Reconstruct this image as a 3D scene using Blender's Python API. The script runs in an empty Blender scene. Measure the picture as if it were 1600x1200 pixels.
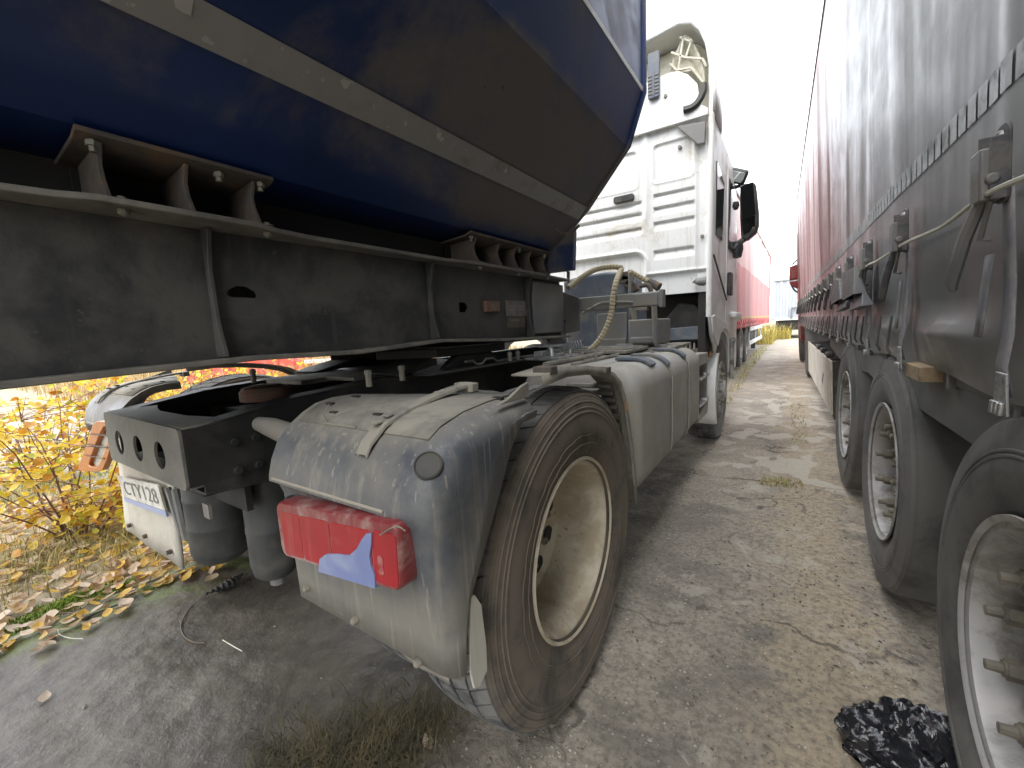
import bpy, bmesh, math, random
import numpy as np
from mathutils import Vector, Matrix
random.seed(7); RNG = np.random.default_rng(7)
scene = bpy.context.scene
COL = scene.collection
R_ = math.radians

# ------------------------------------------------------------------ camera
FPX, YAW, PITCH, ROLL, EYE = 649.6, R_(33.7716), R_(7.4556), R_(-2.7558), 1.2503
_F = np.array([-math.sin(YAW)*math.cos(PITCH), math.cos(YAW)*math.cos(PITCH), -math.sin(PITCH)])
_R0 = np.array([math.cos(YAW), math.sin(YAW), 0.0]); _U0 = np.cross(_R0, _F)
_R = _R0*math.cos(ROLL)+_U0*math.sin(ROLL); _U = -_R0*math.sin(ROLL)+_U0*math.cos(ROLL)
cam_d = bpy.data.cameras.new('camera'); cam = bpy.data.objects.new('camera', cam_d); COL.objects.link(cam)
cam_d.sensor_width = 36.0; cam_d.lens = FPX/1600*36; cam_d.clip_start = 0.02; cam_d.clip_end = 1500
cam.matrix_world = Matrix(((_R[0], _U[0], -_F[0], 0), (_R[1], _U[1], -_F[1], 0), (_R[2], _U[2], -_F[2], EYE), (0, 0, 0, 1)))
scene.camera = cam
# ------------------------------------------------------------------ light
world = bpy.data.worlds.new('World'); scene.world = world; world.use_nodes = True
wn = world.node_tree.nodes; wl = world.node_tree.links
SUN_EL, SUN_ROT = R_(52), R_(-150)
sky = wn.new('ShaderNodeTexSky'); sky.sky_type = 'NISHITA'; sky.sun_disc = False
sky.sun_elevation = SUN_EL; sky.sun_rotation = SUN_ROT; sky.air_density = 1.0; sky.dust_density = 4.0
bg = wn['Background']; bg.inputs['Strength'].default_value = 0.05
bg2 = wn.new('ShaderNodeBackground'); bg2.inputs['Color'].default_value = (0.97, 0.985, 1.0, 1); bg2.inputs['Strength'].default_value = 0.98
add = wn.new('ShaderNodeAddShader')
wl.new(sky.outputs['Color'], bg.inputs['Color'])
wl.new(bg.outputs[0], add.inputs[0]); wl.new(bg2.outputs[0], add.inputs[1])
wl.new(add.outputs[0], wn['World Output'].inputs['Surface'])
sun_d = bpy.data.lights.new('sun', 'SUN'); sun_d.energy = 0.65; sun_d.angle = R_(35); sun_d.color = (1.0, 0.97, 0.92)
sun = bpy.data.objects.new('sun', sun_d); COL.objects.link(sun)
# from the right and behind the camera, high, behind cloud
_sd = Vector((math.sin(SUN_ROT)*-1*math.cos(SUN_EL), math.cos(SUN_ROT)*math.cos(SUN_EL), math.sin(SUN_EL)))
sun.rotation_euler = _sd.to_track_quat('Z', 'Y').to_euler(); sun.location = (0, 0, 12)
vs = scene.view_settings; vs.view_transform = 'Standard'; vs.look = 'None'; vs.gamma = 1.0; vs.use_curve_mapping = False
vs.exposure = 1.72
scene.cycles.use_denoising = True
scene.cycles.max_bounces = 8; scene.cycles.diffuse_bounces = 5; scene.cycles.glossy_bounces = 4
scene.cycles.sample_clamp_indirect = 8.0

# ------------------------------------------------------------------ helpers
def ray(u, v): return _R*(u-800)/FPX+_U*(600-v)/FPX+_F
_E = np.array([0, 0, EYE])
def ox(u, v, x): d = ray(u, v); return Vector(_E+d*(x/d[0]))
def oy(u, v, y): d = ray(u, v); return Vector(_E+d*(y/d[1]))
def gz(x):
    """lie of the lane: it falls a few centimetres towards the left-hand lorry"""
    t = min(1, max(0, (x+.62)/1.0)); return -.035*(1-t*t*(3-2*t))
def og(u, v, dz=0.0):
    z = -.05
    for _ in range(6): p = oz(u, v, z+dz); z = gz(p.x)
    return p
def oz(u, v, z): d = ray(u, v); return Vector(_E+d*((z-EYE)/d[2]))

class MB:
    """collects geometry, links it as one mesh object"""
    def __init__(s): s.v = []; s.f = []; s.m = []
    def add(s, vs, fs, mi=0):
        o = len(s.v); s.v += [tuple(map(float, p)) for p in vs]
        for f in fs: s.f.append(tuple(i+o for i in f)); s.m.append(mi)
        return s
    def box(s, x0, x1, y0, y1, z0, z1, mi=0):
        vs = [(x, y, z) for z in (z0, z1) for y in (y0, y1) for x in (x0, x1)]
        return s.add(vs, [(0, 2, 3, 1), (4, 5, 7, 6), (0, 1, 5, 4), (2, 6, 7, 3), (0, 4, 6, 2), (1, 3, 7, 5)], mi)
    def obox(s, c, half, M=None, mi=0):
        vs = []
        for sz in (-1, 1):
            for sy in (-1, 1):
                for sx in (-1, 1):
                    p = Vector((sx*half[0], sy*half[1], sz*half[2]))
                    if M is not None: p = M @ p
                    vs.append(Vector(c)+p)
        return s.add(vs, [(0, 2, 3, 1), (4, 5, 7, 6), (0, 1, 5, 4), (2, 6, 7, 3), (0, 4, 6, 2), (1, 3, 7, 5)], mi)
    def prism(s, poly, axis, a, b, mi=0):
        """poly in the two other axes (in x,y,z order), extruded from a to b along axis"""
        n = len(poly)
        def mk(p, t):
            if axis == 'x': return (t, p[0], p[1])
            if axis == 'y': return (p[0], t, p[1])
            return (p[0], p[1], t)
        vs = [mk(p, a) for p in poly]+[mk(p, b) for p in poly]
        fs = [tuple(range(n)), tuple(range(2*n-1, n-1, -1))]+[(i, i+n, (i+1) % n+n, (i+1) % n) for i in range(n)]
        return s.add(vs, fs, mi)
    def tube(s, pts, r, n=8, mi=0, cap=True):
        pts = [Vector(p) for p in pts]; m = len(pts); rs = r if isinstance(r, (list, tuple)) else [r]*m
        vs = []; up = None
        for i, p in enumerate(pts):
            t = (pts[min(i+1, m-1)]-pts[max(i-1, 0)])
            t = t.normalized() if t.length > 1e-9 else Vector((0, 0, 1))
            if up is None: up = Vector((0, 0, 1)) if abs(t.z) < .9 else Vector((1, 0, 0))
            a = (up-t*up.dot(t)).normalized(); b = t.cross(a); up = a
            vs += [p+(a*math.cos(2*math.pi*k/n)+b*math.sin(2*math.pi*k/n))*rs[i] for k in range(n)]
        fs = [(i*n+k, i*n+(k+1) % n, (i+1)*n+(k+1) % n, (i+1)*n+k) for i in range(m-1) for k in range(n)]
        if cap: fs += [tuple(range(n-1, -1, -1)), tuple(range((m-1)*n, m*n))]
        return s.add(vs, fs, mi)
    def cyl(s, p0, p1, r, n=16, r1=None, mi=0): return s.tube([p0, p1], [r, r if r1 is None else r1], n, mi)
    def lathe(s, prof, c, n=48, axis='x', mi=0, closed=False):
        """prof: (along axis, radius)"""
        vs = []; m = len(prof)
        for a, r in prof:
            for k in range(n):
                t = 2*math.pi*k/n; p, q = r*math.cos(t), r*math.sin(t)
                vs.append((c[0]+a, c[1]+p, c[2]+q) if axis == 'x' else (c[0]+p, c[1]+q, c[2]+a) if axis == 'z' else (c[0]+q, c[1]+a, c[2]+p))
        rng = range(m if closed else m-1)
        return s.add(vs, [(i*n+k, i*n+(k+1) % n, ((i+1) % m)*n+(k+1) % n, ((i+1) % m)*n+k) for i in rng for k in range(n)], mi)
    def grid(s, P, mi=0, flip=False):
        """P: rows x cols of points"""
        P = np.asarray(P, float); a, b = P.shape[:2]
        q = [(i*b+j, i*b+j+1, (i+1)*b+j+1, (i+1)*b+j) for i in range(a-1) for j in range(b-1)]
        if flip: q = [f[::-1] for f in q]
        return s.add(P.reshape(-1, 3), q, mi)
    def build(s, name, mat, parent=None, bevel=0, smooth=35, solid=0, seg=2, fix=True):
        me = bpy.data.meshes.new(name); me.from_pydata(s.v, [], s.f)
        mats = mat if isinstance(mat, (list, tuple)) else [mat]
        for m in mats: me.materials.append(m)
        if any(s.m): me.polygons.foreach_set('material_index', s.m)
        if fix:
            bm = bmesh.new(); bm.from_mesh(me); bmesh.ops.recalc_face_normals(bm, faces=bm.faces); bm.to_mesh(me); bm.free()
        if smooth:
            me.polygons.foreach_set('use_smooth', [True]*len(me.polygons)); me.set_sharp_from_angle(angle=R_(smooth))
        me.update()
        o = bpy.data.objects.new(name, me); COL.objects.link(o)
        if parent is not None: o.parent = parent
        if solid: md = o.modifiers.new('solid', 'SOLIDIFY'); md.thickness = solid; md.offset = 0
        if bevel:
            md = o.modifiers.new('bevel', 'BEVEL'); md.width = bevel; md.segments = seg; md.limit_method = 'ANGLE'; md.angle_limit = R_(40)
            md.harden_normals = False
        return o
def thing(name, label, cat, loc=(0, 0, 0), rotz=0, group=None):
    o = bpy.data.objects.new(name, None); COL.objects.link(o); o.location = loc; o.rotation_euler = (0, 0, rotz)
    o.empty_display_size = .2; return tag(o, label, cat, group)
def tag(o, label, cat, group=None):
    o['label'] = label; o['category'] = cat
    if group: o['group'] = group
    return o
def struct(o): o['kind'] = 'structure'; return o
def stuff(o): o['kind'] = 'stuff'; return o
def hit(o, u, v):
    """where the sight line through a point meets an object built in world coordinates: point, normal"""
    from mathutils.bvhtree import BVHTree
    off = Vector((0, 0, 0)); q = o.parent
    while q is not None: off += Vector(q.location); q = q.parent
    t = BVHTree.FromPolygons([v_.co+off for v_ in o.data.vertices], [tuple(p.vertices) for p in o.data.polygons])
    loc, nor, _, _ = t.ray_cast(Vector(_E), Vector(ray(u, v)).normalized())
    if nor.dot(Vector(ray(u, v))) > 0: nor = -nor
    return loc, nor
def keep(o, loc):
    """move an object's origin to loc, its geometry staying put"""
    o.data.transform(Matrix.Translation(-Vector(loc))); o.location = loc; return o
def smoothpath(pts, n=8):
    """Catmull-Rom through pts"""
    P = [Vector(p) for p in pts]; P = [P[0]*2-P[1]]+P+[P[-1]*2-P[-2]]; out = []
    for i in range(1, len(P)-2):
        for k in range(n):
            t = k/n; a, b, c, d = P[i-1], P[i], P[i+1], P[i+2]
            out.append(0.5*((2*b)+(c-a)*t+(2*a-5*b+4*c-d)*t*t+(3*b-a-3*c+d)*t**3))
    return out+[P[-2]]

# ------------------------------------------------------------------ materials
def new_mat(name):
    m = bpy.data.materials.new(name); m.use_nodes = True
    return m, m.node_tree.nodes, m.node_tree.links, m.node_tree.nodes['Principled BSDF']
def c4(c): return (c[0], c[1], c[2], 1)
def noise(n, l, scale, detail=6, rough=.6, stretch=None, coord='Object', off=0.0, dist=0.0):
    tc = n.new('ShaderNodeTexCoord'); mp = n.new('ShaderNodeMapping'); t = n.new('ShaderNodeTexNoise')
    if coord == 'World':
        g = n.new('ShaderNodeNewGeometry'); l.new(g.outputs['Position'], mp.inputs['Vector'])
    else: l.new(tc.outputs[coord], mp.inputs['Vector'])
    if stretch: mp.inputs['Scale'].default_value = stretch
    mp.inputs['Location'].default_value = (off, off*1.7, off*.6)
    t.inputs['Scale'].default_value = scale; t.inputs['Detail'].default_value = detail; t.inputs['Roughness'].default_value = rough
    t.inputs['Distortion'].default_value = dist
    l.new(mp.outputs[0], t.inputs['Vector']); return t.outputs['Fac']
def ramp(n, l, x, a, b, va=0.0, vb=1.0):
    r = n.new('ShaderNodeMapRange'); r.inputs['From Min'].default_value = a; r.inputs['From Max'].default_value = b
    r.inputs['To Min'].default_value = va; r.inputs['To Max'].default_value = vb; r.interpolation_type = 'SMOOTHSTEP'
    l.new(x, r.inputs['Value']); return r.outputs[0]
def mixc(n, l, f, a, b):
    m = n.new('ShaderNodeMix'); m.data_type = 'RGBA'
    if isinstance(f, float): m.inputs[0].default_value = f
    else: l.new(f, m.inputs[0])
    for s, x in ((6, a), (7, b)):
        if isinstance(x, tuple): m.inputs[s].default_value = c4(x)
        else: l.new(x, m.inputs[s])
    return m.outputs[2]
def mathn(n, l, op, a, b=None):
    m = n.new('ShaderNodeMath'); m.operation = op
    for s, x in ((0, a), (1, b)):
        if x is None: continue
        if isinstance(x, (int, float)): m.inputs[s].default_value = x
        else: l.new(x, m.inputs[s])
    return m.outputs[0]
def bump(n, l, p, h, strength=.3, dist=.01):
    b = n.new('ShaderNodeBump'); b.inputs['Strength'].default_value = strength; b.inputs['Distance'].default_value = dist
    l.new(h, b.inputs['Height'])
    if p.inputs['Normal'].links: l.new(p.inputs['Normal'].links[0].from_socket, b.inputs['Normal'])
    l.new(b.outputs[0], p.inputs['Normal'])
MATS = {}
def M(name, col, rough=.6, metal=0.0, dirt=None, amt=.5, dscale=5, streak=0, fine=.3, bmp=.0, bscale=60, spec=.5, spots=None):
    """painted / worn surface: colour variation, broad dirt, vertical run marks, specks, fine relief"""
    m, n, l, p = new_mat(name)
    f1 = noise(n, l, dscale*2.3, 8, .7, off=3.1)
    c = mixc(n, l, ramp(n, l, f1, .25, .75, 0, fine), col, tuple(x*.62 for x in col))
    rr = rough
    if dirt:
        f2 = noise(n, l, dscale, 9, .68, off=9.3, dist=.4)
        fac = ramp(n, l, f2, .62-amt*.42, .78-amt*.30)
        if streak:
            f3 = noise(n, l, 1.0, 6, .6, stretch=(26, 26, 1.2), off=1.3)
            fac = mathn(n, l, 'MAXIMUM', mathn(n, l, 'MULTIPLY', fac, .85), ramp(n, l, f3, .53, .66, 0, streak))
        c = mixc(n, l, fac, c, dirt)
        rmix = n.new('ShaderNodeMapRange'); l.new(fac, rmix.inputs['Value']); rmix.inputs['To Min'].default_value = rough; rmix.inputs['To Max'].default_value = .92
        l.new(rmix.outputs[0], p.inputs['Roughness'])
    else: p.inputs['Roughness'].default_value = rough
    if spots:
        f4 = noise(n, l, 38, 3, .5, off=5.5); c = mixc(n, l, ramp(n, l, f4, .66, .72), c, spots)
    l.new(c, p.inputs['Base Color']); p.inputs['Metallic'].default_value = metal
    p.inputs['Specular IOR Level'].default_value = spec
    if bmp: bump(n, l, p, noise(n, l, bscale, 6, .65), bmp, .006)
    MATS[name] = m; return m

DUST = (.30, .27, .21)
m_white = M('white_paint', (.74, .75, .74), .35, dirt=(.52, .49, .42), amt=.28, dscale=2.5, streak=.25, fine=.06)
m_cabwhite = M('cab_white_paint', (.72, .74, .74), .4, dirt=(.45, .42, .33), amt=.22, dscale=3.0, streak=.35, fine=.05, spots=(.55, .53, .48))
m_cream = M('ivory_plastic', (.62, .60, .49), .45, dirt=(.42, .39, .30), amt=.4, dscale=5, fine=.1)
m_guard = M('dusty_grey_plastic', (.060, .074, .096), .42, dirt=(.185, .172, .142), amt=.40, dscale=4.0, streak=.62, fine=.35, bmp=.18, bscale=30)
m_guardd = M('mud_caked_plastic', (.15, .145, .128), .7, dirt=(.27, .25, .205), amt=.6, dscale=6, streak=.3, fine=.3, bmp=.25, bscale=50)
def guard_mat():
    """dark blue-grey plastic under road dust: thick on the crown and towards the lower edge, washed into runs between"""
    m, n, l, p = new_mat('dusty_blue_grey_plastic')
    tc = n.new('ShaderNodeTexCoord'); sp = n.new('ShaderNodeSeparateXYZ'); l.new(tc.outputs['Object'], sp.inputs[0]); Z = sp.outputs[2]
    a = noise(n, l, 3.0, 9, .62, off=9.3, dist=.3); b = noise(n, l, 16, 7, .7, off=2.2)
    run = noise(n, l, 1.0, 5, .6, stretch=(30, 30, 1.0), off=1.3); run2 = noise(n, l, 1.0, 3, .5, stretch=(75, 75, 1.6), off=6.3)
    k = mathn(n, l, 'ADD', mathn(n, l, 'ADD', a, mathn(n, l, 'MULTIPLY', b, .35)), mathn(n, l, 'ADD', ramp(n, l, Z, .80, .60, 0, .30), ramp(n, l, Z, .99, 1.05, 0, .25)))
    film = ramp(n, l, k, .52, 1.04, .08, .85)
    runs = mathn(n, l, 'MAXIMUM', ramp(n, l, run, .50, .70, 0, .45), ramp(n, l, run2, .62, .67, 0, .6))
    base = mixc(n, l, ramp(n, l, b, .3, .7), (.052, .062, .080), (.080, .090, .108))
    c = mixc(n, l, film, base, (.205, .190, .155)); c = mixc(n, l, runs, c, (.27, .25, .205))
    l.new(c, p.inputs['Base Color']); l.new(ramp(n, l, film, 0, 1, .42, .9), p.inputs['Roughness'])
    bump(n, l, p, b, .25, .004); bump(n, l, p, noise(n, l, 7, 2), .12, .02)
    return m
m_guard = guard_mat()
m_flap = M('mud_flap_rubber', (.17, .165, .145), .75, dirt=(.30, .28, .23), amt=.55, dscale=4, streak=.5, fine=.25, bmp=.15)
m_paleflap = M('pale_dirty_flap', (.46, .44, .38), .8, dirt=(.34, .315, .26), amt=.45, dscale=3, streak=.4, fine=.15)
m_tank = M('dusty_tank_alloy', (.36, .355, .34), .5, .2, dirt=(.34, .318, .27), amt=.6, dscale=3.2, streak=.4, fine=.2, bmp=.05)
m_frame = M('black_frame_paint', (.012, .012, .012), .6, dirt=(.045, .042, .036), amt=.42, dscale=5, fine=.3, bmp=.2, bscale=40)
m_cross = M('dusty_crossmember', (.11, .11, .095), .7, dirt=(.21, .20, .17), amt=.7, dscale=4, streak=.3, fine=.3, bmp=.15)
m_under = M('oily_underside', (.012, .012, .012), .7, dirt=(.03, .028, .024), amt=.5, dscale=5)
m_beam = M('grey_chassis_paint', (.040, .041, .042), .5, dirt=(.105, .098, .085), amt=.55, dscale=4.5, streak=.35, fine=.45, bmp=.25, bscale=35, spots=(.075, .072, .066))
m_beamedge = M('worn_flange_edge', (.13, .125, .11), .65, dirt=(.20, .185, .155), amt=.6, dscale=9, fine=.4, bmp=.2)
m_rust = M('rusty_bracket', (.085, .075, .066), .75, dirt=(.15, .10, .062), amt=.42, dscale=14, fine=.4, bmp=.3)
m_darkplastic = M('black_plastic', (.028, .03, .033), .45, dirt=(.10, .095, .08), amt=.4, dscale=8, fine=.2)
m_greymetal = M('grey_painted_steel', (.18, .186, .186), .5, .2, dirt=(.22, .20, .165), amt=.5, dscale=6, streak=.3, fine=.3, bmp=.1)
m_bluegrey = M('bluegrey_plastic', (.085, .105, .135), .5, dirt=(.20, .19, .165), amt=.45, dscale=5, streak=.3, fine=.2)
m_steel = M('galvanised_steel', (.42, .43, .43), .35, .8, dirt=(.20, .19, .17), amt=.4, dscale=12, fine=.3)
m_stud = M('dusty_wheel_bolts', (.20, .19, .165), .6, .4, dirt=(.29, .265, .21), amt=.55, dscale=20, fine=.4)
m_rim = M('cream_rim_paint', (.50, .445, .34), .5, dirt=(.34, .285, .20), amt=.55, dscale=6, fine=.25, bmp=.05, spots=(.27, .20, .13))
m_silver = M('silver_rim_paint', (.46, .46, .455), .5, .25, dirt=(.27, .255, .225), amt=.5, dscale=7, fine=.2)
m_rubber = M('dusty_tyre_rubber', (.042, .039, .036), .75, dirt=(.135, .112, .086), amt=.78, dscale=6, fine=.25, bmp=.12, bscale=70)
m_tread = M('tread_rubber', (.055, .057, .060), .7, dirt=(.15, .145, .135), amt=.62, dscale=9, fine=.35, bmp=.2)
m_rubber2 = M('grey_tyre_rubber', (.070, .072, .072), .7, dirt=(.14, .138, .128), amt=.72, dscale=5, fine=.25, bmp=.1, bscale=60)
m_wood = M('raw_wood', (.36, .27, .16), .8, dirt=(.22, .17, .11), amt=.5, dscale=15, fine=.3)
m_rope = M('pale_rope', (.55, .54, .45), .8, fine=.3)
m_orange = M('orange_lens', (.42, .12, .010), .3, dirt=(.4, .2, .07), amt=.3, fine=.2)
m_redlens = M('dusty_red_lens', (.34, .014, .018), .3, dirt=(.34, .13, .11), amt=.26, dscale=7, streak=.45, fine=.5)
m_clearlens = M('scuffed_red_rim_lens', (.22, .035, .038), .35, dirt=(.33, .24, .215), amt=.42, dscale=12, streak=.35, fine=.4)
m_patch = M('bared_lamp_reflector', (.17, .21, .40), .35, dirt=(.26, .29, .42), amt=.5, dscale=8, fine=.2)
m_lip = M('dust_line', (.34, .31, .25), .9)
m_rustcap = M('rusty_red_cap', (.14, .055, .032), .7, dirt=(.10, .07, .05), amt=.5, dscale=12)
m_marker = M('dusty_marker_lamp', (.20, .11, .075), .6, dirt=(.24, .19, .16), amt=.5, dscale=15)
m_paper = M('aged_sticker', (.24, .215, .20), .7, dirt=(.17, .15, .14), amt=.5, dscale=20)
m_paper2 = M('dull_sticker', (.10, .088, .06), .7, dirt=(.15, .13, .10), amt=.5, dscale=20)
m_plate = M('plate_white', (.62, .61, .57), .5, dirt=(.42, .40, .34), amt=.45, dscale=8)
m_ink = M('faded_plate_ink', (.17, .17, .16), .7)
m_blue = M('plate_blue_strip', (.30, .34, .50), .6)
m_glass, _n, _l, _p = new_mat('dark_glass'); _p.inputs['Base Color'].default_value = (.02, .022, .024, 1); _p.inputs['Roughness'].default_value = .06
m_mirror, _n, _l, _p = new_mat('mirror_glass'); _p.inputs['Base Color'].default_value = (.6, .66, .64, 1); _p.inputs['Metallic'].default_value = 1; _p.inputs['Roughness'].default_value = .03

# blue tipper paint: gloss blue under patchy brown road film
def tipper_mat():
    m, n, l, p = new_mat('blue_tipper_paint')
    base = mixc(n, l, ramp(n, l, noise(n, l, 2, 5), .3, .7), (.004, .017, .075), (.007, .027, .115))
    a = noise(n, l, 1.6, 10, .66, off=2.2, dist=.5); b = noise(n, l, 9, 8, .7, off=7.7)
    tc = n.new('ShaderNodeTexCoord'); sp = n.new('ShaderNodeSeparateXYZ'); l.new(tc.outputs['Object'], sp.inputs[0])
    fwd = ramp(n, l, sp.outputs[1], 2.1, 3.7, -.30, .12)        # road spray from the tractor wheels, front end of the tub
    low = ramp(n, l, sp.outputs[2], 2.18, 2.30, .06, -.20)
    a = mathn(n, l, 'ADD', a, ramp(n, l, sp.outputs[2], 1.735, 1.80, -.3, 0))  # film thinned on the underside to darken it, shade put into the colour
    k = mathn(n, l, 'ADD', mathn(n, l, 'ADD', a, fwd), mathn(n, l, 'ADD', low, mathn(n, l, 'MULTIPLY', b, .25)))
    fac = ramp(n, l, k, .50, .78, 0, .86)
    c = mixc(n, l, fac, base, (.135, .118, .098))
    sc = noise(n, l, 24, 4, .6, off=4.4)
    c = mixc(n, l, ramp(n, l, sc, .70, .75, 0, .8), c, (.03, .035, .05))
    rs = n.new('ShaderNodeMapRange'); l.new(fac, rs.inputs['Value']); rs.inputs['To Min'].default_value = .42; rs.inputs['To Max'].default_value = .8
    l.new(rs.outputs[0], p.inputs['Roughness']); l.new(c, p.inputs['Base Color'])
    bump(n, l, p, noise(n, l, 1.3, 2), .12, .05)
    return m
m_tipper = tipper_mat()
m_stripe = M('grey_tape_stripe', (.26, .25, .235), .55, dirt=(.20, .175, .145), amt=.25, dscale=6, fine=.25, spots=(.34, .33, .31))
m_chalk = M('peeled_tape_patch', (.42, .40, .36), .8)

def curtain_mat():
    m, n, l, p = new_mat('grey_pvc_curtain')
    tc = n.new('ShaderNodeTexCoord'); sp = n.new('ShaderNodeSeparateXYZ'); l.new(tc.outputs['Object'], sp.inputs[0])
    s = noise(n, l, 1.0, 4, .5, stretch=(3, 3, .35), off=2.0); s2 = noise(n, l, 5, 8, .7, off=6)
    grey = mixc(n, l, ramp(n, l, s, .3, .7), (.125, .134, .134), (.18, .188, .188))
    red = mixc(n, l, ramp(n, l, s, .3, .7), (.25, .165, .165), (.31, .24, .24))
    t = mathn(n, l, 'ADD', sp.outputs[1], mathn(n, l, 'MULTIPLY', s, 1.6))
    c = mixc(n, l, ramp(n, l, t, 1.5, 5.2), grey, red)
    lowd = mathn(n, l, 'ADD', ramp(n, l, sp.outputs[2], 1.15, 1.75, .22, -.1), s2)
    c = mixc(n, l, ramp(n, l, lowd, .60, .86, 0, .65), c, (.15, .145, .13))
    l.new(c, p.inputs['Base Color'])
    l.new(ramp(n, l, s2, .3, .7, .28, .40), p.inputs['Roughness']); p.inputs['Specular IOR Level'].default_value = .26
    bump(n, l, p, noise(n, l, 1.0, 3, .45, stretch=(4, 4, .4), off=8), .22, .03)
    return m
m_curtain = curtain_mat()
m_strip = M('reflective_tape', (.36, .39, .395), .4, .1, dirt=(.26, .27, .265), amt=.4, dscale=9)
m_webbing = M('grey_webbing', (.16, .165, .19), .8, dirt=(.22, .215, .21), amt=.5, dscale=15, fine=.3)
m_buckle = M('dark_buckle', (.075, .078, .09), .5, .3, dirt=(.17, .165, .15), amt=.5, dscale=18, fine=.3)
m_skirt = M('grey_skirt_plastic', (.105, .112, .112), .55, dirt=(.185, .18, .165), amt=.55, dscale=4, streak=.3, fine=.25)
m_board = M('ivory_side_board', (.52, .50, .44), .6, dirt=(.40, .36, .29), amt=.45, dscale=3, streak=.4, fine=.2)
m_redpaint = M('dark_red_paint', (.20, .020, .020), .35, dirt=(.20, .12, .10), amt=.35, dscale=6, fine=.2)
m_redcurtain = M('red_pvc_curtain', (.56, .12, .13), .5, dirt=(.56, .24, .23), amt=.5, dscale=.8, streak=.3, fine=.15)
m_redlow = M('glare_washed_red_pvc', (.56, .12, .13), .5, dirt=(.55, .25, .22), amt=.4, dscale=1.2)  # red paled for glare, the haze put into the colour
m_cont = M('bluegrey_container_paint', (.36, .395, .45), .6, dirt=(.36, .40, .46), amt=.4, dscale=1.5, streak=.3)
m_contw = M('white_container_trim', (.60, .62, .62), .6, dirt=(.4, .38, .34), amt=.4)
m_hose = None
def hose_mat():
    m, n, l, p = new_mat('banded_yellow_hose_wrap')
    c = mixc(n, l, ramp(n, l, noise(n, l, 30, 4), .3, .7), (.42, .35, .20), (.37, .33, .24)); l.new(c, p.inputs['Base Color'])
    p.inputs['Roughness'].default_value = .6; return m
m_hose = hose_mat()
m_hose2 = M('hose_between_wraps', (.22, .19, .14), .8)
m_coil = M('grey_coil_hose', (.22, .235, .26), .5, dirt=(.3, .28, .24), amt=.4, dscale=20)
def bag_mat():
    m, n, l, p = new_mat('black_plastic_film'); p.inputs['Base Color'].default_value = (.016, .017, .021, 1)
    p.inputs['Roughness'].default_value = .2; p.inputs['Specular IOR Level'].default_value = .8; bump(n, l, p, noise(n, l, 40, 3, .5, dist=1.0), .35, .01); return m
m_bag = bag_mat()

from mathutils import noise as mnoise
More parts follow.
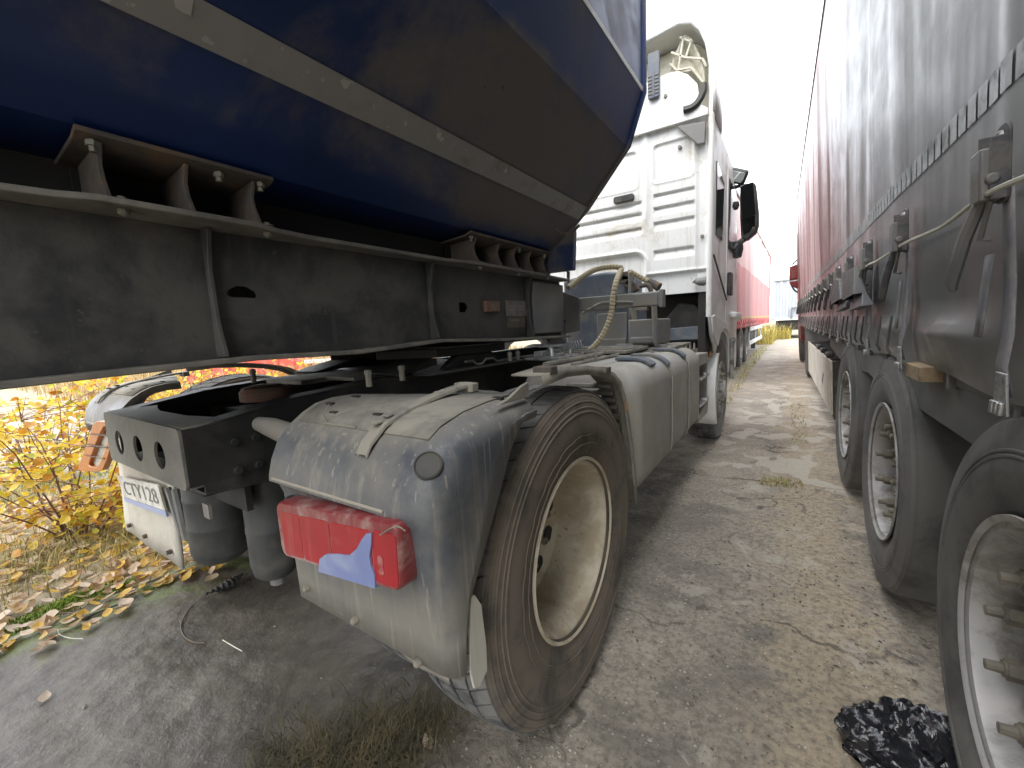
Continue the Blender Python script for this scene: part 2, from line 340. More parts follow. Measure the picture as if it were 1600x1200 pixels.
# ================================================================== GROUND
def concrete_mat():
    m, n, l, p = new_mat('worn_dirty_concrete')
    g = n.new('ShaderNodeNewGeometry'); sp = n.new('ShaderNodeSeparateXYZ'); l.new(g.outputs['Position'], sp.inputs[0])
    X, Y = sp.outputs[0], sp.outputs[1]
    big = noise(n, l, .9, 8, .62, coord='World', off=1.0); mid = noise(n, l, 4.5, 8, .65, coord='World', off=5.0, dist=.6)
    fine = noise(n, l, 42, 6, .7, coord='World', off=2.0)
    c = mixc(n, l, ramp(n, l, big, .35, .65), (.245, .215, .17), (.37, .328, .262))
    blot = noise(n, l, 2.1, 7, .6, coord='World', off=21.0, dist=.8)
    c = mixc(n, l, ramp(n, l, blot, .50, .62, 0, .7), c, (.165, .148, .122))
    # sandy tan film along the right-hand rig's wheel track
    tan = mathn(n, l, 'ADD', mathn(n, l, 'MULTIPLY', mathn(n, l, 'ABSOLUTE', mathn(n, l, 'SUBTRACT', X, .16)), -1.2), mathn(n, l, 'MULTIPLY', mid, 1.1))
    c = mixc(n, l, ramp(n, l, tan, .22, .42, 0, .75), c, (.42, .345, .235))
    # wet dark soil and oil on the left, with the truck's shade painted in
    wet_shade = mathn(n, l, 'ADD', mathn(n, l, 'MULTIPLY', X, -.62), mathn(n, l, 'MULTIPLY', mid, .7))
    c = mixc(n, l, ramp(n, l, wet_shade, .70, 1.05, 0, .9), c, mixc(n, l, ramp(n, l, noise(n, l, 6, 8, .7, coord='World', off=41), .40, .60), (.024, .021, .017), (.078, .069, .054)))
    right_dark = mathn(n, l, 'ADD', mathn(n, l, 'MULTIPLY', X, .9), mathn(n, l, 'MULTIPLY', mid, .8))  # ground darkens towards the right, broken up by noise
    c = mixc(n, l, ramp(n, l, right_dark, .95, 1.3, 0, .8), c, (.10, .088, .072))
    c = mixc(n, l, ramp(n, l, fine, .32, .62, .6, 0), c, (.075, .068, .057))
    # sharp-edged flaked-off skin, pale beneath, in a belt some metres ahead
    fl = noise(n, l, 3.6, 3, .45, coord='World', off=12.0, stretch=(1.0, .75, 1), dist=.35)
    belt = mathn(n, l, 'MULTIPLY', ramp(n, l, Y, 2.9, 3.9), ramp(n, l, Y, 30, 14))
    flm = mathn(n, l, 'MULTIPLY', mathn(n, l, 'MULTIPLY', ramp(n, l, fl, .545, .57), belt), ramp(n, l, X, -.75, -.35))
    c = mixc(n, l, mathn(n, l, 'MULTIPLY', flm, .7), c, (.46, .425, .36))
    # far alley grows paler with distance
    c = mixc(n, l, ramp(n, l, Y, 4.0, 12.0, 0, .4), c, (.33, .30, .25))
    # exposed aggregate
    vo = n.new('ShaderNodeTexVoronoi'); vo.inputs['Scale'].default_value = 62; l.new(g.outputs['Position'], vo.inputs['Vector'])
    sepc = n.new('ShaderNodeSeparateColor'); l.new(vo.outputs['Color'], sepc.inputs[0])
    st = mathn(n, l, 'MULTIPLY', ramp(n, l, vo.outputs['Distance'], .36, .24), ramp(n, l, sepc.outputs[0], .66, .68))
    st = mathn(n, l, 'MULTIPLY', st, mathn(n, l, 'MULTIPLY', ramp(n, l, mid, .40, .56), ramp(n, l, X, -1.0, -.6, .12, 1)))
    c = mixc(n, l, mathn(n, l, 'MULTIPLY', st, .9), c, mixc(n, l, sepc.outputs[1], (.26, .23, .19), (.58, .54, .46)))
    vc = n.new('ShaderNodeTexVoronoi'); vc.feature = 'DISTANCE_TO_EDGE'; vc.inputs['Scale'].default_value = .85
    wv = n.new('ShaderNodeVectorMath'); wv.operation = 'ADD'; nt = n.new('ShaderNodeTexNoise'); nt.inputs['Scale'].default_value = 2.6; nt.inputs['Detail'].default_value = 6
    l.new(g.outputs['Position'], nt.inputs['Vector']); sc_ = n.new('ShaderNodeVectorMath'); sc_.operation = 'SCALE'; sc_.inputs['Scale'].default_value = .55; l.new(nt.outputs['Color'], sc_.inputs[0])
    l.new(g.outputs['Position'], wv.inputs[0]); l.new(sc_.outputs[0], wv.inputs[1]); l.new(wv.outputs[0], vc.inputs['Vector'])
    crack = mathn(n, l, 'MULTIPLY', ramp(n, l, vc.outputs['Distance'], .011, .003), ramp(n, l, blot, .42, .56))
    c = mixc(n, l, mathn(n, l, 'MULTIPLY', crack, .75), c, (.06, .052, .04))
    worn = noise(n, l, 1.7, 9, .7, coord='World', off=33.0, dist=1.0)
    c = mixc(n, l, mathn(n, l, 'MULTIPLY', ramp(n, l, worn, .56, .62, 0, .6), ramp(n, l, X, -.7, -.3)), c, (.44, .40, .33))
    # moss film near the left rim
    moss = mathn(n, l, 'ADD', mathn(n, l, 'MULTIPLY', X, -.45), mid)
    c = mixc(n, l, ramp(n, l, moss, 1.66, 1.85, 0, .8), c, (.085, .12, .025))
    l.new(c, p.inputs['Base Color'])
    l.new(ramp(n, l, wet_shade, .78, 1.3, .85, .5), p.inputs['Roughness'])
    h = mathn(n, l, 'ADD', mathn(n, l, 'MULTIPLY', fine, .35), mathn(n, l, 'ADD', mathn(n, l, 'MULTIPLY', st, .5), mathn(n, l, 'MULTIPLY', mid, .9)))
    h = mathn(n, l, 'SUBTRACT', h, mathn(n, l, 'MULTIPLY', flm, .25)); h = mathn(n, l, 'ADD', h, mathn(n, l, 'MULTIPLY', noise(n, l, 9, 6, .6, coord='World', off=3.3), .9))
    bump(n, l, p, h, .8, .012)
    return m
def soil_mat():
    m, n, l, p = new_mat('yard_soil')
    big = noise(n, l, .25, 8, .6, coord='World'); mid = noise(n, l, 3, 8, .7, coord='World', off=4)
    c = mixc(n, l, ramp(n, l, mid, .3, .7), (.17, .15, .11), (.30, .265, .20))
    c = mixc(n, l, ramp(n, l, big, .46, .62, 0, .7), c, (.30, .25, .13))
    l.new(c, p.inputs['Base Color']); p.inputs['Roughness'].default_value = .95
    bump(n, l, p, mid, .6, .03); return m
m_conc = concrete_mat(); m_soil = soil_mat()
gnd = MB(); gnd.grid([[(x, y, -.085) for x in (-400, -40, -3, 12, 40, 400)] for y in (-400, -20, 0, 20, 60, 400)])
ground = struct(gnd.build('ground', m_soil, None, smooth=0, fix=False))
# cast slabs of the lorry lane, each a piece of the ground; joint 3.66 m ahead
edge = -2.95
ys = [-5.5, -2.4, 3.66, 6.72, 9.8, 12.9, 16.0, 19.1, 22.3, 25.5, 28.8]
for i in range(len(ys)-1):
    xa, xb = edge, 4.2; mb = MB(); y0, y1 = ys[i]+.008, ys[i+1]-.008
    dz = 0.0 if i in (0, 1, 2) else random.uniform(-.006, .006)
    if i == 1: xs = np.concatenate([np.arange(xa+.006, .7, .016), np.linspace(.75, xb-.006, 20)]); yy = np.concatenate([np.linspace(y0, -.3, 20), np.arange(-.28, y1, .016), [y1]])
    else: xs = np.linspace(xa+.006, xb-.006, 60); yy = np.linspace(y0, y1, 30)
    P = []
    for y in yy:
        row = []
        for x in xs:
            x2 = x+(.10*math.sin(y*2.1)+.07*math.sin(y*5.7+1) if x == xs[0] else 0)
            jy = .010*math.sin(x*7.3+i)+.006*math.sin(x*19) if (y in (y0, y1)) else 0
            z = gz(x)+dz
            if i == 1 and -.3 < y < y1 and x < .72:          # clods and ruts left of the wheels, flaking skin in the lane
                rough = 1.0 if x < -.75 else max(.0, 1-(x+.75)/.35)
                q = Vector((x*5.2, y*5.2, .3)); c_ = mnoise.noise(q)*.5+mnoise.noise(q*2.7)*.32+mnoise.noise(q*6.1)*.2+mnoise.noise(q*13)*.13
                z += c_*(.0035+.0125*rough)-abs(mnoise.noise(q*.45))*.012*rough
            row.append((x2, y+jy, z))
        P.append(row)
    mb.grid(P)
    ring = [p for p in P[0]]+[r[-1] for r in P[1:]]+[p for p in P[-1][-2::-1]]+[r[0] for r in P[-2:0:-1]]
    m2 = len(ring); mb.add(list(ring)+[(a, b, -.11) for a, b, c in ring], [(j, (j+1) % m2, (j+1) % m2+m2, j+m2) for j in range(m2)])
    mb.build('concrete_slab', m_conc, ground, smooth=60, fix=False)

# loose stones on the slabs: one uncountable scatter
def scatter(base_v, base_f, pos, scl, rot=None, seed=1):
    """numpy copies of a tiny mesh -> verts, faces"""
    B = np.asarray(base_v, float); N = len(pos); rg = np.random.default_rng(seed)
    a = rg.uniform(0, 2*np.pi, N) if rot is None else rot
    S = np.asarray(scl); S = S[:, None] if S.ndim == 1 else S
    Q = B[None]*S[:, None, :]
    ca, sa = np.cos(a)[:, None], np.sin(a)[:, None]
    V = np.stack([Q[..., 0]*ca-Q[..., 1]*sa, Q[..., 0]*sa+Q[..., 1]*ca, Q[..., 2]], -1)+np.asarray(pos)[:, None, :]
    nb = len(B); F = [tuple(np.array(f)+i*nb) for i in range(N) for f in base_f]
    return V.reshape(-1, 3), F
oct_v = [(1, 0, .1), (0, .8, 0), (-1, .1, .1), (0, -.9, 0), (.1, 0, .55), (0, 0, -.4)]
oct_f = [(0, 1, 4), (1, 2, 4), (2, 3, 4), (3, 0, 4), (1, 0, 5), (2, 1, 5), (3, 2, 5), (0, 3, 5)]
N = 3900; N1 = 3500
px = np.concatenate([RNG.uniform(-.72, .5, N1), RNG.uniform(-2.8, .7, N-N1)]); py = np.concatenate([.6+3.0*RNG.uniform(0, 1, N1)**1.5, RNG.uniform(.0, 6, N-N1)])
sz = np.minimum(.0022+RNG.exponential(.0024, N), .014); S3 = np.stack([sz, sz*RNG.uniform(.6, 1, N), sz*RNG.uniform(.5, .9, N)], -1)
m_stone = M('pale_grit', (.31, .285, .235), .9, dirt=(.11, .098, .08), amt=.6, dscale=9, fine=.4)
mb = MB(); v, f = scatter(oct_v, oct_f, np.stack([px, py, np.array([gz(q)+(.003 if q > -.8 else .0) for q in px])], -1), S3); mb.v = v.tolist(); mb.f = f; mb.m = [0]*len(f)
stuff(mb.build('grit', m_stone, None, smooth=0, fix=False))

# ------------------------------------------------------------------ grasses
def grass(name, pts, hmin, hmax, w, mat, lean=.5, seed=3):
    rg = np.random.default_rng(seed); N = len(pts); P = np.asarray(pts, float)
    h = rg.uniform(hmin, hmax, N); a = rg.uniform(0, 2*np.pi, N); ln = rg.uniform(.1, lean, N)*h
    dx, dy = np.cos(a), np.sin(a); wx, wy = -dy*w, dx*w
    V = np.zeros((N, 5, 3))
    V[:, 0] = P+np.stack([wx, wy, 0*h], -1); V[:, 1] = P-np.stack([wx, wy, 0*h], -1)
    mid = P+np.stack([dx*ln*.3, dy*ln*.3, h*.62], -1); V[:, 2] = mid-np.stack([wx, wy, 0*h], -1)*.7; V[:, 3] = mid+np.stack([wx, wy, 0*h], -1)*.7
    V[:, 4] = P+np.stack([dx*ln, dy*ln, h*rg.uniform(.75, 1.0, N)], -1)
    mb = MB(); mb.v = V.reshape(-1, 3).tolist()
    mb.f = [t for i in range(N) for t in ((i*5, i*5+1, i*5+2, i*5+3), (i*5+3, i*5+2, i*5+4))]; mb.m = [0]*len(mb.f)
    return stuff(mb.build(name, mat, None, smooth=0, fix=False))
def grass_mat(name, a, b):
    m, n, l, p = new_mat(name); f = noise(n, l, 11, 4, coord='World'); l.new(mixc(n, l, ramp(n, l, f, .35, .65), a, b), p.inputs['Base Color'])
    p.inputs['Roughness'].default_value = .7; p.inputs['Transmission Weight'].default_value = 0; return m
m_grass = grass_mat('autumn_grass', (.20, .21, .05), (.40, .31, .12)); m_dry = grass_mat('dry_field_grass', (.40, .29, .12), (.30, .20, .09))
m_dark = grass_mat('withered_grass', (.05, .042, .02), (.10, .08, .035)); m_moss = M('moss', (.17, .27, .02), .9, dirt=(.11, .17, .02), amt=.5, dscale=30)
def blob_pts(n, cx, cy, sx, sy, z=-.08, seed=1):
    rg = np.random.default_rng(seed); return np.stack([rg.normal(cx, sx, n), rg.normal(cy, sy, n), np.full(n, z)], -1)
rg = np.random.default_rng(21)
NG = 22000
pts = np.stack([rg.uniform(-6.5, -3.0, NG), rg.uniform(-.6, 3.4, NG), np.full(NG, -.08)], -1)
clump = np.sin(pts[:, 0]*3.1+1)*np.sin(pts[:, 1]*3.7)+rg.normal(0, .5, NG)
grass('verge_grass', pts[clump > .25], .03, .22, .0022, m_grass, 1.6, 4)
grass('withered_tuft', np.concatenate([blob_pts(1900, -1.04, .64, .10, .10, -.035, 5), blob_pts(900, -1.18, .52, .10, .06, -.035, 6), blob_pts(400, -.95, .82, .06, .06, -.035, 8)]), .015, .065, .0013, m_dark, 2.6, 6)
fp = np.stack([rg.uniform(-30, -6.5, 16000), rg.uniform(2.5, 20, 16000), np.full(16000, -.08)], -1)
grass('dry_field_grass', fp, .25, .75, .012, m_dry, .5, 7)
lane = []
for (x0, x1, y0, y1, n_) in ((-1.05, -.72, 6.5, 22, 1100), (-.62, .1, 28, 36, 900), (-3, -.6, 23, 34, 2600), (.05, .2, 4.9, 7.2, 220), (-.15, .12, 3.55, 3.75, 160), (2, 9, 26, 40, 800)):
    xq = rg.uniform(x0, x1, n_)
    lane.append(np.stack([xq, rg.uniform(y0, y1, n_), np.array([gz(q)-.005 for q in xq])], -1))
grass('lane_edge_weeds', np.concatenate(lane[3:5]), .01, .045, .004, m_grass, 1.5, 19)
grass('lane_edge_grass', lane[0], .02, .13, .005, m_grass, .9, 9)
grass('tall_yellow_weeds', np.concatenate(lane[1:3]+lane[5:6]), .3, 1.05, .018, grass_mat('yellow_weeds', (.42, .30, .05), (.22, .22, .06)), .5, 10)
# moss cushions on the slab rim
for (x, y, s) in ((-2.55, .60, .075), (-2.80, .20, .12), (-2.62, .47, .05)):
    pass

# ------------------------------------------------------------------ leaves
LEAF = []
def leaf_mesh(name, mat, curl, elong):
    n_ = 7; L = []; 
    t = np.linspace(0, 1, n_); w = np.sin(t**.8*np.pi)*.36*elong; w[0] = .02; w[-1] = .0
    V = []; 
    for i in range(n_):
        z = curl*(t[i]-.4)**2; V += [(-w[i], t[i]-.5, z+w[i]*.35), (0, t[i]-.5, z), (w[i], t[i]-.5, z+w[i]*.25)]
    F = [(i*3+k, i*3+k+1, i*3+k+4, i*3+k+3) for i in range(n_-1) for k in (0, 1)]
    V += [(0, -.5, curl*.16), (.015, -.5, curl*.16), (.01, -.72, curl*.3)]; b = n_*3; F.append((b, b+1, b+2))
    me = bpy.data.meshes.new(name); me.from_pydata([tuple(map(float, q)) for q in V], [], F); me.materials.append(mat)
    me.polygons.foreach_set('use_smooth', [True]*len(me.polygons)); me.update(); return me
def leaf_mat(name, a, b):
    m, n, l, p = new_mat(name); oi = n.new('ShaderNodeObjectInfo')
    f = noise(n, l, 2.2, 5, .6); c = mixc(n, l, ramp(n, l, f, .3, .75), a, b); l.new(c, p.inputs['Base Color']); p.inputs['Roughness'].default_value = .5
    tr = n.new('ShaderNodeBsdfTranslucent'); l.new(c, tr.inputs['Color']); mx = n.new('ShaderNodeMixShader'); mx.inputs[0].default_value = .35
    out = n['Material Output']; l.new(p.outputs[0], mx.inputs[1]); l.new(tr.outputs[0], mx.inputs[2]); l.new(mx.outputs[0], out.inputs['Surface']); return m
leafcols = [((.66, .47, .04), (.72, .55, .10)), ((.74, .57, .06), (.64, .43, .05)), ((.55, .28, .03), (.48, .20, .03)), ((.36, .40, .04), (.55, .46, .05)), ((.42, .27, .12), (.30, .18, .08))]
palecols = [((.50, .36, .22), (.58, .45, .32)), ((.56, .40, .12), (.46, .28, .08)), ((.60, .50, .40), (.48, .36, .24)), ((.62, .40, .04), (.5, .3, .05)), ((.30, .19, .09), (.24, .14, .07))]
BL = [leaf_mesh('leaf', leaf_mat('bush_leaf_%d' % i, *c), (.3, .7, -.3, .5, .9)[i], (1.25, 1.0, 1.15, .95, .8)[i]) for i, c in enumerate(leafcols)]
GL = [leaf_mesh('leaf', leaf_mat('ground_leaf_%d' % i, *c), (.5, .9, .4, .7, 1.2)[i], (1.1, .8, 1.0, .95, .8)[i]) for i, c in enumerate(palecols)]
def leaf_obj(name, me, loc, s, rot, parent=None):
    o = bpy.data.objects.new(name, me); COL.objects.link(o); o.location = loc; o.scale = (s, s, s); o.rotation_euler = rot; o.parent = parent; return o
def joined_leaves(name, mes, locs, ss, rots, parent=None):
    mb = MB(); mats = [m.materials[0] for m in mes]
    dat = [(np.array([v.co for v in me.vertices]), [tuple(p.vertices) for p in me.polygons]) for me in mes]
    from mathutils import Euler
    for i, (p, s, r) in enumerate(zip(locs, ss, rots)):
        k = i % len(mes); V, F = dat[k]; Rm_ = np.array(Euler(r).to_matrix()); mb.add((V*s) @ Rm_.T+np.array(p), F, k)
    return stuff(mb.build(name, mats, parent, smooth=0, fix=False))
# fallen leaves along the slab rim and verge
def fallen(n):
    out = []
    while len(out) < n:
        x = random.uniform(-5.6, -2.1); y = random.uniform(-.2, 2.6)
        d = x+2.75
        if d > 0 and random.random() < min(.985, d*3.2+.35): continue
        out.append((x, y, (-.029 if x > edge else -.07)+random.uniform(0, .015 if x > edge else .05)))
    return out
fl = fallen(2600); fl.sort(key=lambda p: p[0]**2+p[1]**2)
for i, p in enumerate(fl[:210]):
    ci = random.randrange(5)
    o = leaf_obj('fallen_leaf', GL[ci], p, random.uniform(.045, .085), (random.uniform(-.5, .5), random.uniform(-.5, .5), random.uniform(0, 6.28)))
    tag(o, ('pale pinkish tan', 'dull golden', 'bleached beige', 'bright yellow', 'dark brown')[ci]+' fallen leaf among the litter along the left concrete rim', 'leaf', 'fallen leaves along the concrete rim')
joined_leaves('leaf_litter', GL, fl[210:], [random.uniform(.05, .09) for _ in fl[210:]], [(random.uniform(-.5, .5), random.uniform(-.5, .5), random.uniform(0, 6.28)) for _ in fl[210:]])
# three single leaves out on the bare lane
for (u, v), lab in (((70, 1089), 'pale leaf lying alone on dark concrete far left of the picture'), ((668, 1160), 'small tan leaf lying beside the withered tuft below the torn mud flap'), ((240, 1045), None)):
    if lab: tag(leaf_obj('fallen_leaf', GL[2], og(u, v, .008), .05, (.2, .1, 1.2)), lab, 'leaf', 'fallen leaves along the concrete rim')

# ------------------------------------------------------------------ bushes (stems + leaves)
m_stem = M('reddish_stem', (.16, .075, .055), .8)
def bush(label, cx, cy, w, h, nst, nleaf, npart, lean=(.0, .0), ls=(.038, .07), z0=-.08, group='yellow bushes beside the lane'):
    t = thing('yellow_bush', label, 'bush', (cx, cy, z0), 0, group)
    mb = MB(); tips = []
    for i in range(nst):
        a = random.uniform(0, 6.28); r0 = random.uniform(0, .12); p = Vector((r0*math.cos(a), r0*math.sin(a), 0)); hh = h*random.uniform(.55, 1.0)
        d = Vector((math.cos(a)*w*.5*random.uniform(.2, 1)+lean[0], math.sin(a)*w*.5*random.uniform(.2, 1)+lean[1], hh))
        pts = [p+d*s+Vector((random.gauss(0, .02), random.gauss(0, .02), -.12*s*s*hh*.4)) for s in np.linspace(0, 1, 7)]
        mb.tube(pts, [.007*(1-.8*s) for s in np.linspace(0, 1, 7)], 5)
        tips += [(q, .3+k*.12) for k, q in enumerate(pts[1:])]
        for j in range(5):
            k = random.randrange(1, 6); b = pts[k]; dd = Vector((random.gauss(0, .18), random.gauss(0, .18), random.uniform(-.04, .22)))*(.6+.5*w)
            q = [b+dd*s+Vector((0, 0, -.05*s*s)) for s in (0, .33, .66, 1)]; mb.tube(q, [.003, .0025, .002, .001], 4); tips += [(x, 1.0) for x in q[1:]]*2
    mb.build('stem', m_stem, t, smooth=0, fix=False)
    L = []
    for i in range(nleaf):
        b, wgt = random.choice(tips)
        L.append(b+Vector((random.gauss(0, .035), random.gauss(0, .035), random.gauss(0, .03))))
    L.sort(key=lambda q: (q.x+cx)**2+(q.y+cy)**2)
    rot = lambda: (random.uniform(-1.1, 1.1), random.uniform(-1.1, 1.1), random.uniform(0, 6.28))
    for q in L[:npart]: leaf_obj('leaf', BL[min(4, int(abs(random.gauss(0, 1.6))))], q, random.uniform(*ls), rot(), t)
    rest = L[npart:]
    if rest: joined_leaves('foliage', BL, rest, [random.uniform(*ls) for _ in rest], [rot() for _ in rest], t)
    return t
bush('dense yellow bush at the far left rim of the concrete, nearest the picture edge', -4.15, .62, 1.3, 1.15, 18, 950, 220)
bush('yellow bush seen just left of the dangling orange lamp', -5.0, 1.55, 1.4, 1.15, 18, 900, 200)
bush('low yellow bush in front of the licence plate flap at ground level', -3.95, 1.12, .9, .5, 12, 700, 150)
bush('leafy yellow and green bush glimpsed between trailer beam and left mudguard', -6.6, 3.0, 1.6, 1.22, 18, 1400, 120)
bush('thin yellow bush further back beyond the left mudguard', -7.6, 2.0, 1.8, 1.3, 16, 1300, 80)
bush('pale yellow bush at the far left, behind the nearest bush', -6.4, .75, 1.7, 1.25, 18, 700, 90)

# ================================================================== WHITE TRACTOR UNIT
CX = -1.80
tr = thing('tractor_unit', 'white tractor unit with dusty grey mudguard and cream rims under the blue tipper', 'truck', (CX, 3.0, 0))
def W(mb, name, mat, parent, **k):
    """build in world coordinates, then hang under a parent that stands at its own place"""
    o = mb.build(name, mat, None, **k); o.parent = parent
    o.matrix_parent_inverse = Matrix.Identity(4)
    wm = Matrix.Identity(4); q = parent
    chain = []
    while q is not None: chain.append(q); q = q.parent
    for q in reversed(chain): wm = wm @ Matrix.LocRotScale(q.location, q.rotation_euler, q.scale)
    o.data.transform(wm.inverted()); return o

def tyre_mb(c, R, rb, w, out, tread=True, rings=(.66, .72, .80, .88), nb=58, rows=4, skew=.5, grooves=False):
    """c = centre of tyre, out = +1/-1 side of x that faces out"""
    mb = MB(); hw = w/2; r = rb
    prof = [(-hw*.78, r-.012), (-hw*.86, r+.01), (-hw*.97, r+(R-r)*.28), (-hw, r+(R-r)*.45), (-hw*.985, r+(R-r)*.66), (-hw*.93, r+(R-r)*.86), (-hw*.86, R-.020), (-hw*.78, R-.012)]
    full = prof+[(0, R-.010)]+[(-a, b) for a, b in prof[::-1]]
    # raised rings on both walls
    fine = []
    for i in range(len(full)-1):
        a, b = full[i], full[i+1]
        for k in range(3 if abs(a[0]) > hw*.8 and abs(b[0]) > hw*.8 else 1): fine.append((a[0]+(b[0]-a[0])*k/3, a[1]+(b[1]-a[1])*k/3) if abs(a[0]) > hw*.8 and abs(b[0]) > hw*.8 else a)
    fine.append(full[-1]); out_p = []
    for a, rr in fine:
        s = (rr-rb)/(R-rb); 
        out_p.append((a, rr))
    mb.lathe(out_p, c, 96)
    for fr in rings:
        rr = rb+(R-rb)*fr; 
        # wall x at this radius
        for sg in (-1, 1):
            xs = [(p[0], p[1]) for p in prof]; xx = np.interp(rr, [p[1] for p in xs], [p[0] for p in xs])*-sg
            mb.lathe([(xx-sg*.002, rr-.006), (xx+sg*.0018, rr-.002), (xx+sg*.0018, rr+.002), (xx-sg*.002, rr+.006)], c, 96)
    if tread:
        bw = hw*1.72/rows
        for j in range(rows):
            for i in range(nb):
                off = (j % 2)*.5
                t0, t1 = (i+off+.06)/nb*2*math.pi, (i+off+.94)/nb*2*math.pi
                x0, x1 = -hw*.86+j*bw+.004, -hw*.86+(j+1)*bw-.004
                sk = skew*(2*math.pi/nb)*(1 if j < rows/2 else -1); vs = []
                for rr, shr in ((R-.016, 0), (R, .0015)):
                    dr0 = .010 if j == 0 and rr == R else 0; dr1 = .010 if j == rows-1 and rr == R else 0
                    for (t, x, e) in ((t0, x0, dr0), (t1, x0, dr0), (t1+sk, x1, dr1), (t0+sk, x1, dr1)):
                        vs.append((c[0]+x, c[1]+(rr-e)*math.cos(t), c[2]+(rr-e)*math.sin(t)))
                mb.add(vs, [(4, 5, 6, 7), (0, 1, 5, 4), (1, 2, 6, 5), (2, 3, 7, 6), (3, 0, 4, 7)], 1)
    return mb
def drive_wheel(cy, cz, xo, parent, R=.545, out=1, rimmat=None, deep=.215):
    """dual drive wheel: outer rim plane at x = xo, facing out"""
    w = .28; c1 = (xo-out*(w*.5-.02), cy, cz); tmats = [m_rubber, m_tread]
    tm = tyre_mb(c1, R, .293, w, out)
    for rr, am, nn in ((.378, .006, 22), (.352, .003, 30)):   # scalloped moulding lines on the wall
        tm.tube([(c1[0]+out*(w/2*.985+.001), cy+(rr+am*abs(math.sin(k*nn*math.pi/240)))*math.cos(k*math.pi/120), cz+(rr+am*abs(math.sin(k*nn*math.pi/240)))*math.sin(k*math.pi/120)) for k in range(241)], .0014, 4)
    t = W(tm, 'tyre', tmats, parent, smooth=30)
    rimmat = rimmat or m_rim
    mb = MB(); o = out
    prof = [(o*.004, .292), (o*.010, .300), (o*.002, .305), (-o*.006, .297), (-o*.008, .282), (-o*.03, .276), (-o*.055, .262), (-o*.085, .258), (-o*.16, .255), (-o*.20, .250), (-o*(deep-.006), .232), (-o*deep, .21), (-o*(deep+.004), .15), (-o*(deep-.01), .10), (-o*(deep-.01), .06), (-o*(deep-.01), .0)]
    mb.lathe(prof, (xo, cy, cz), 96)
    rim = W(mb, 'rim', rimmat, t, smooth=40)
    hb = MB()
    for k in range(10):
        a = 2*math.pi*k/10+.16; y, z = cy+.196*math.cos(a), cz+.196*math.sin(a)
        hb.lathe([(-o*(deep-.0035), .0), (-o*(deep-.0035), .033), (-o*(deep+.01), .033)], (xo, y, z), 18)
    W(hb, 'hand_hole', m_under, rim, smooth=30)
    nb_ = MB()
    for k in range(10):
        a = 2*math.pi*k/10; y, z = cy+.1675*math.cos(a), cz+.1675*math.sin(a)
        nb_.lathe([(-o*deep, .016), (-o*(deep-.012), .016), (-o*(deep-.013), .010), (-o*(deep-.02), .009), (-o*(deep-.02), 0)], (xo, y, z), 6)
    nb_.lathe([(-o*deep, .13), (-o*(deep-.02), .12), (-o*.19, .10), (-o*.18, .085), (-o*.18, 0)], (xo, cy, cz), 32)
    W(nb_, 'hub', m_stud, rim, smooth=30)
    c2 = (c1[0]-o*.345, cy, cz)
    t2 = W(tyre_mb(c2, R-.03, .293, w, out, rings=()), 'tyre', tmats, parent, smooth=30)
    t2['label'] = 'inner twin tyre behind the outer one'
    return t
RY, RZ = 1.218, .508
drive_wheel(RY, RZ, -.577, tr)
drive_wheel(RY, RZ, 2*CX+.577, tr, out=-1)

# front steered wheels
def steer_wheel(cy, cz, xo, out, parent):
    w = .315; c1 = (xo-out*(w*.5-.015), cy, cz)
    t = W(tyre_mb(c1, .537, .293, w, out, nb=60, rows=5, skew=.15), 'tyre', [m_rubber2, m_tread], parent, smooth=30)
    mb = MB(); o = out
    mb.lathe([(o*.004, .292), (o*.010, .302), (0, .305), (-o*.006, .297), (-o*.01, .28), (-o*.05, .262), (-o*.06, .25), (-o*.02, .21), (o*.0, .19), (o*.0, .14), (-o*.02, .12), (o*.03, .10), (o*.05, .09), (o*.06, 0)], (xo, cy, cz), 64)
    rim = W(mb, 'rim', m_silver, t, smooth=35)
    nb_ = MB()
    for k in range(10):
        a = 2*math.pi*k/10; nb_.lathe([(0, .016), (o*.03, .016), (o*.04, .008), (o*.04, 0)], (xo, cy+.1675*math.cos(a), cz+.1675*math.sin(a)), 6)
    W(nb_, 'wheel_nut', m_stud, rim, smooth=30)
steer_wheel(4.97, .503, -.60, 1, tr); steer_wheel(4.97, .503, 2*CX+.60, -1, tr)

# ---- frame rails and rear crossmember
def rail(x, sgn):
    mb = MB(); zt = [(.47, 1.005), (.75, 1.045), (1.05, 1.06), (3.9, 1.06), (5.6, 1.02)]
    top = zt; bot = [(5.6, .76), (3.9, .79), (1.05, .79), (.75, .79), (.47, .815)]
    mb.prism(top+bot, 'x', x-.004, x+.004)
    f = []
    for zoff, lst in ((0, top), (0, bot[::-1])):
        P = [[(x, y, z), (x-sgn*.075, y, z)] for y, z in lst]; q = MB(); 
        for i in range(len(lst)-1):
            (y0, z0), (y1, z1) = lst[i], lst[i+1]; d = .008 if lst is top else -.008
            vs = [(x+sgn*.004, y0, z0), (x-sgn*.075, y0, z0), (x-sgn*.075, y1, z1), (x+sgn*.004, y1, z1)]
            mb.add(vs+[(a, b, c_+d) for a, b, c_ in vs], [(0, 1, 2, 3), (4, 5, 6, 7), (0, 1, 5, 4), (1, 2, 6, 5), (2, 3, 7, 6), (3, 0, 4, 7)])
    # bolts in the web
    for y in (.56, .62, .74, 1.6, 1.72, 2.3):
        for z in (.86, .95): mb.cyl((x+sgn*.004, y, z), (x+sgn*.020, y, z), .014, 6)
    return W(mb, 'frame_rail', m_frame, tr, bevel=.002)
rail(-1.42, 1); rail(-2.18, -1)
